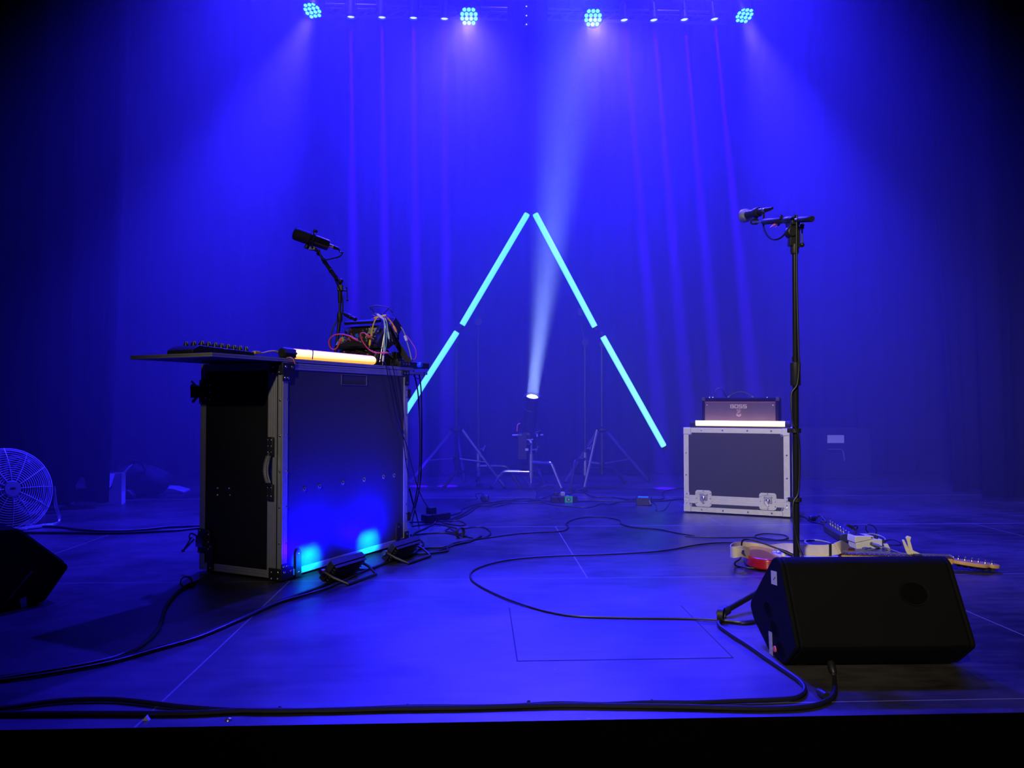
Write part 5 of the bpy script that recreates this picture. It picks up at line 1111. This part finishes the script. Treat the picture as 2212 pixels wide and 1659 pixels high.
for lb, px, r in (
    ('uppermost cable from the desk power strip back to the green-labelled strip', [(974, 1113), (996, 1106), (1000, 1099), (1030, 1089), (1060, 1086), (1095, 1081), (1130, 1083), (1160, 1080), (1192, 1080)], .0045),
    ('middle cable from the desk power strip back towards the cable tangle', [(968, 1124), (1000, 1110), (1028, 1093), (1060, 1091), (1085, 1086), (1120, 1085), (1150, 1085), (1190, 1083)], .0045),
    ('lowest cable from the desk power strip back towards the cable tangle', [(972, 1127), (1010, 1110), (1036, 1093), (1070, 1094), (1100, 1088), (1140, 1086)], .004),
    ('cable arching from the tangle up into the green-labelled strip', [(1092, 1086), (1110, 1079), (1140, 1077), (1157, 1079), (1160, 1064, .03), (1172, 1052, .06), (1188, 1050, .07), (1200, 1056, .07), (1203, 1072, .06)], .0035),
    ('cable wandering from the tangle past the front of the green-labelled strip', [(1110, 1087), (1170, 1087), (1205, 1092), (1260, 1096), (1282, 1094), (1300, 1088), (1320, 1089), (1345, 1082), (1373, 1077)], .0035),
    ('upper cable from the green-labelled strip to the cyan-topped adapter', [(1160, 1081), (1190, 1070), (1215, 1063), (1228, 1068), (1240, 1063), (1262, 1064), (1280, 1073), (1320, 1074), (1350, 1078), (1374, 1080)], .0045),
    ('straight cable from the green-labelled strip to the cyan-topped adapter', [(1248, 1083), (1290, 1082), (1340, 1083), (1374, 1083)], .005),
    ('cable from the cyan-topped adapter to the back of the amplifier case', [(1407, 1079), (1430, 1078), (1434, 1072), (1430, 1066), (1440, 1060), (1470, 1055), (1490, 1054)], .0045),
    ('second cable from the cyan-topped adapter to the amplifier case', [(1407, 1083), (1430, 1082), (1450, 1080), (1470, 1078), (1490, 1077)], .0045),
    ('thin cable forming an angle on the floor before the amplifier case', [(1408, 1084), (1416, 1090), (1419, 1100), (1416, 1103), (1432, 1103), (1442, 1094), (1449, 1082)], .002),
    ('loop of cable round the black mains plug', [(1004, 1083), (1030, 1078), (1027, 1070, .04), (1032, 1066, .06), (1044, 1068, .06), (1052, 1078, .03), (1060, 1086)], .003),
    ('long thin cable curving from the desk over the open floor to the right', [(930, 1195), (975, 1180), (1010, 1168), (1060, 1161), (1120, 1153), (1180, 1149), (1215, 1147), (1228, 1139), (1223, 1131), (1240, 1122), (1270, 1117), (1310, 1118), (1338, 1124), (1342, 1132), (1370, 1139), (1420, 1143), (1460, 1151), (1500, 1158)], .0032),
    ('cable loop lying right of the desk power strip', [(884, 1128), (915, 1127), (950, 1126), (990, 1125), (1005, 1131), (995, 1135), (965, 1131), (955, 1127)], .004),
    ('cable curling past the strap tie on the floor beside the desk', [(890, 1137), (920, 1133), (950, 1133), (990, 1141), (1030, 1138), (1050, 1141), (1060, 1152), (1045, 1162), (1015, 1167), (985, 1172), (970, 1178)], .0035),
    ('cable running from the desk foot under the strap tie', [(886, 1156), (930, 1152), (960, 1151), (985, 1155), (1010, 1160), (1022, 1163), (1015, 1170), (985, 1176), (950, 1183)], .0035),
    ('pale cable hanging off the desk power strip to the desk foot', [(945, 1115, .06), (946, 1122, .03), (935, 1133), (915, 1143), (895, 1152), (890, 1162), (905, 1166), (915, 1174), (905, 1185), (893, 1196)], .004),
    ('thin cables crossing the floor left of the tripod', [(970, 1141), (962, 1146), (975, 1150), (1000, 1153)], .003),
    ('cable crossing from the power strip to the strap tie', [(948, 1122), (965, 1135), (985, 1150), (995, 1154)], .003)):
    floor_cable(lb, px, r, group=TG)
floor_cable('upper of the two black cables running under the flood lights to the lower left corner', [(1040, 1158, .004), (1018, 1168), (985, 1176), (967, 1181), (965, 1190), (930, 1195), (900, 1197), (870, 1200), (850, 1208), (800, 1229), (770, 1232), (730, 1250), (680, 1272), (600, 1300), (500, 1343), (420, 1375), (330, 1402), (240, 1425), (120, 1447), (0, 1462), (-100, 1472)], .0048)
floor_cable('lower of the two black cables running under the flood lights to the lower left corner', [(960, 1182), (920, 1184), (890, 1190), (868, 1198), (838, 1214), (780, 1236), (740, 1255), (690, 1276), (600, 1302), (520, 1338), (430, 1376), (330, 1405), (240, 1430), (120, 1453), (0, 1470), (-100, 1481)], .0048)
floor_cable('thick black cable from the desk corner foot curving to the lower left', [(446, 1241, .012), (430, 1255), (405, 1264), (380, 1282), (358, 1310), (350, 1335), (340, 1360), (310, 1390), (270, 1412), (220, 1428), (120, 1447), (0, 1466), (-100, 1480)], .0058)
floor_cable('upper of two black cables crossing the floor left of the desk', [(-40, 1137), (60, 1137), (120, 1138), (180, 1145), (240, 1148), (300, 1145), (360, 1139), (430, 1136), (500, 1134)], .006)
floor_cable('lower of two black cables crossing the floor left of the desk', [(-40, 1150), (60, 1151), (150, 1151), (240, 1152), (320, 1149), (380, 1146), (430, 1141), (500, 1139)], .006)
floor_cable('black cable from the strap tie past the right monitor and along the stage edge', [(1630, 1342), (1600, 1344), (1560, 1340), (1553, 1350), (1575, 1368), (1620, 1397), (1660, 1425), (1700, 1452), (1728, 1472), (1738, 1490), (1722, 1506), (1680, 1511), (1600, 1514), (1500, 1518), (1400, 1518), (1300, 1522), (1200, 1520), (1080, 1526), (900, 1527), (760, 1532), (600, 1536), (480, 1533), (380, 1525), (290, 1514), (220, 1510), (120, 1514), (0, 1530), (-120, 1540)], .0058)
def strap_tie(label, x, y, r=.022, a=0.0):
    c = G(x, y); t = thing('cable_tie', label, 'cable tie', c, a, group=None); b = MB()
    b.ribbon([(r * math.cos(R(k)), 0, r * .95 + r * math.sin(R(k))) for k in range(-90, 271, 20)], [(0, 1, 0)] * 19, .018, .003); b.build('loop', 'rubber', t)
    b = MB(); b.box(r * .5, r * 1.5, -.009, .009, .003, .009); b.build('tab', 'matte', t); return t
strap_tie('open black strap tie round the thick cable near the desk corner foot', 402, 1268, .020, R(15))
strap_tie('black strap tie round the cables at the microphone stand foot', 1558, 1342, .022, R(60))
strap_tie('black strap tie standing on the cables right of the desk', 994, 1162, .028, R(50))

# ------------------------------------------------------------------ fan, carton and bits at the left
fc_ = P(14, 1060, 4.36); fa_ = Vector((.80, -.57, .22)).normalized()
fan = thing('floor_fan', 'round chrome floor fan behind the left monitor, cut by the picture edge', 'fan', (fc_.x, fc_.y, 0)); fq = fa_.to_track_quat('Z', 'Y').to_matrix().to_4x4(); FC = Matrix.Translation((0, 0, fc_.z)) @ fq
RF = .235
for nm, sgn in (('front_grille', 1), ('rear_grille', -1)):
    b = MB(); b.M = FC
    for k in range(1, 16):
        r = .045 + (RF - .045) * k / 15; zz = sgn * (.055 * (1 - (k / 15) ** 2.2) + .012); n = 44
        b.tube([(r * math.cos(2 * math.pi * i / n), r * math.sin(2 * math.pi * i / n), zz) for i in range(n + 1)], .0023 if k < 15 else .0045, 5, smooth=False)
    for k in range(12):
        a = 2 * math.pi * k / 12; b.tube([((.03 + (RF - .03) * s / 6) * math.cos(a), (.03 + (RF - .03) * s / 6) * math.sin(a), sgn * (.057 * (1 - (s / 6) ** 2.2) + .0145)) for s in range(7)], .002, 5, smooth=False)
    b.build(nm, 'chrome_wire', fan)
b = MB(); b.M = FC; b.rev((0, 0, .055), (0, 0, .076), [(0, .048), (.5, .048), (1, .040)], 24); b.build('badge', 'steel', fan)
b = MB(); b.M = FC; n = 14; b.prism([(.016 * math.cos(2 * math.pi * i / n), .007 * math.sin(2 * math.pi * i / n)) for i in range(n)], .076, .0768, 'z'); b.build('badge_mark', 'matte', fan)
b = MB(); b.M = FC; b.rev((0, 0, -.11), (0, 0, .0), [(0, .05), (.2, .06), (1, .05)], 20); b.build('motor', 'black', fan)
for k in range(3):
    b = MB(); b.M = FC @ Matrix.Rotation(R(120 * k + 20), 4, 'Z')
    pts = []; vs = []; fs = []
    for i in range(7):
        for j in range(7):
            r = .035 + .165 * i / 6; a = R(-38 + 76 * j / 6) * (.75 + .25 * i / 6); vs.append((r * math.cos(a), r * math.sin(a), .022 * (j / 3 - 1)))
    for i in range(6):
        for j in range(6): q_ = i * 7 + j; fs.append((q_, q_ + 1, q_ + 8, q_ + 7))
    b.add(vs, fs); o = b.build('blade', 'dark_metal', fan); m_ = o.modifiers.new('t', 'SOLIDIFY'); m_.thickness = .002
b = MB(); sd = fa_.cross(Vector((0, 0, 1))).normalized(); fd = Vector((fa_.x, fa_.y, 0)).normalized(); e_ = sd * (RF + .015)
for s in (-1,): b.tube([Vector((0, 0, fc_.z)) + e_, Vector((0, 0, fc_.z * .55)) + e_ * .98 + fd * .03, Vector((0, 0, .015)) + e_ * .95 + fd * .09, Vector((0, 0, .012)) + e_ * .5 + fd * .14, Vector((0, 0, .012)) - e_ * .5 + fd * .14, Vector((0, 0, .015)) - e_ * .95 + fd * .09, Vector((0, 0, fc_.z * .55)) - e_ * .98 + fd * .03, Vector((0, 0, fc_.z)) - e_], .010, 8)
b.build('tube_frame', 'chrome', fan)

bx0, bx1 = G(160, 1094), G(262, 1091); ba = math.atan2(bx1.y - bx0.y, bx1.x - bx0.x); bw = (bx1 - bx0).length
ct = thing('carton', 'white open carton standing half behind the left curtain', 'carton', bx0, ba); H = .215; Dp = .11; th = .004
for nm, q in (('front', (0, bw, 0, th, 0, H)), ('back', (0, bw, Dp - th, Dp, 0, H)), ('side', (bw - th, bw, 0, Dp, 0, H)), ('side', (0, th, 0, Dp, 0, H)), ('bottom', (0, bw, 0, Dp, 0, th))): b = MB(); b.box(*q); b.build(nm, 'card', ct)
b = MB(); b.add([(0, -.002, H), (bw - .04, -.002, H), (bw - .06, -.035, H - .09), (0.02, -.035, H - .09), (0, -.005, H), (bw - .04, -.005, H), (bw - .06, -.038, H - .09), (0.02, -.038, H - .09)], [(0, 1, 2, 3), (7, 6, 5, 4), (0, 4, 5, 1), (1, 5, 6, 2), (2, 6, 7, 3), (3, 7, 4, 0)]); b.build('front_flap', 'card', ct)
b = MB(); b.add([(bw, .0, H), (bw, Dp, H), (bw + .045, Dp - .02, H + .055), (bw + .04, .02, H + .045), (bw + .003, .0, H), (bw + .003, Dp, H), (bw + .048, Dp - .02, H + .055), (bw + .043, .02, H + .045)], [(0, 3, 2, 1), (4, 5, 6, 7), (0, 1, 5, 4), (1, 2, 6, 5), (2, 3, 7, 6), (3, 0, 4, 7)]); b.build('side_flap', 'card', ct)
b = MB(); b.rev((bw * .76, -.001, H * .58), (bw * .76, -.003, H * .58), [(0, .010), (1, .010)], 14); b.build('hand_hole', 'matte', ct)
# dark holdall behind the carton
bg0 = G(300, 1078); bgt = thing('holdall_bag', 'dark crumpled holdall bag lying behind the white carton', 'bag', (bg0.x - .08, bg0.y + .14, 0)); b = MB(); n, m_ = 24, 10; vs = []; rnd = random.Random(5)
for j in range(m_ + 1):
    ph = math.pi * j / m_ 
    for i in range(n):
        a = 2 * math.pi * i / n; w = 1 + .08 * math.sin(5 * a + j) + .05 * math.sin(9 * a + 2 * j); vs.append((.25 * math.sin(ph) * math.cos(a) * w, .11 * math.sin(ph) * math.sin(a) * w, max(.002, .11 - .125 * math.cos(ph) * (1 + .1 * math.sin(3 * a)))))
b.add(vs, [(j * n + i, j * n + (i + 1) % n, (j + 1) * n + (i + 1) % n, (j + 1) * n + i) for j in range(m_) for i in range(n)]); b.build('body', 'matte', bgt, sharp=180)
b = MB(); b.tube([(-.12, -.08, .2), (-.08, -.10, .27), (.06, -.1, .27), (.1, -.08, .2)], .009, 8); b.build('handle', 'matte', bgt)
b = MB(); c_ = G(296, 1073) - Vector(bgt.location); b.prism([(-.04, 0), (.045, 0), (.05, .03), (.02, .065), (-.035, .07), (-.055, .03)], -.16, -.10, 'y'); b.build('end_pocket', 'laminate_case', bgt, bevel=.01)
fl_ = thing('folded_cloth', 'flat pale folded cloth on the floor far behind the desk', 'cloth', G(365, 1064), R(3)); b = MB(); b.prism([(-.14, 0), (.14, 0), (.135, .02), (.05, .045), (-.06, .05), (-.12, .02)], -.08, .08, 'y'); b.build('body', 'grey', fl_, bevel=.008)
mb_ = thing('floor_bracket', 'small metal stage bracket on the floor under the left curtain', 'bracket', G(82, 1118)); b = MB(); b.box(-.02, .02, 0, .03, 0, .10); b.build('upright', 'steel', mb_, bevel=.003); b = MB(); b.box(-.07, .02, -.02, .0, 0, .022); b.build('base', 'steel', mb_, bevel=.003); b = MB(); b.cyl((.035, .0, 0.0), (.035, 0, .10), .006); b.build('pin', 'chrome', mb_)
# trunk with a label at the right back
tk = P(1805, 1062, 6.9); tt_ = thing('storage_trunk', 'black storage trunk with a pale label and bent silver handle, at right before the backdrop', 'trunk', (tk.x, 6.82, 0)); pz = lambda y: P(1805, y, 6.82).z
b = MB(); b.box(-.35, .30, 0, .30, 0, pz(925)); b.build('body', 'matte', tt_, bevel=.008)
b = MB(); b.box(P(1787, 948, 6.82).x - tk.x, P(1823, 948, 6.82).x - tk.x, -.003, .001, pz(957), pz(940)); b.build('label', 'label', tt_)
b = MB(); b.tube([L(tt_, P(1788, 971, 6.78)), L(tt_, P(1808, 971, 6.78)), L(tt_, P(1818, 972, 6.78)), L(tt_, P(1822, 979, 6.78)), L(tt_, P(1824, 995, 6.79))], .006, 8); b.build('handle', 'steel', tt_)
# bits at the front edge
sc_ = thing('plectrum', 'small pale plectrum lying at the stage front edge, left', 'plectrum', G(315, 1556)); b = MB(); b.prism([(-.007, 0), (.008, 0), (.001, .010)], -.003, .006, 'y'); b.build('body', 'white', sc_)
sc_ = thing('floor_screw', 'small dark screw head at the stage front edge, left', 'screw', G(494, 1556)); b = MB(); b.dome((0, 0, 0), Z, .008, .006); b.build('head', 'steel', sc_)
for x, y in ((604, 1529), (880, 1524), (1142, 1516), (1408, 1514)):
    g_ = G(x, y); sc_ = thing('floor_screw', 'small dark floor screw near the front cables, ' + {604: 'before the desk corner', 880: 'left of the trapdoor', 1142: 'before the trapdoor left corner', 1408: 'before the trapdoor right half'}[x], 'screw', g_, group='floor screws along the front'); b = MB(); b.dome((0, 0, 0), Z, .0045, .004); b.build('head', 'matte', sc_)
# vertical signal strip hanging in the gap between the trusses
vs_ = P(1137, 32, 6.4); vt_ = thing('hanging_strip', 'faint vertical fixture strip with three tiny lights, hanging between the trusses', 'stage light', vs_); hh = P(1137, 3, 6.4).z - vs_.z
b = MB(); b.box(-.025, .025, -.01, .02, -hh, hh); b.build('body', 'laminate', vt_, bevel=.003); b = MB(); b.cyl((0, .01, hh), (0, .01, 5.6 - vs_.z), .004, n=6); b.build('hanging_wire', 'black', vt_)
for y in (15, 35, 54): z = P(1137, y, 6.4).z - vs_.z; b = MB(); b.dome((0, -.01, z), -Y, .006); b.build('tiny_light', 'pin_led', vt_)
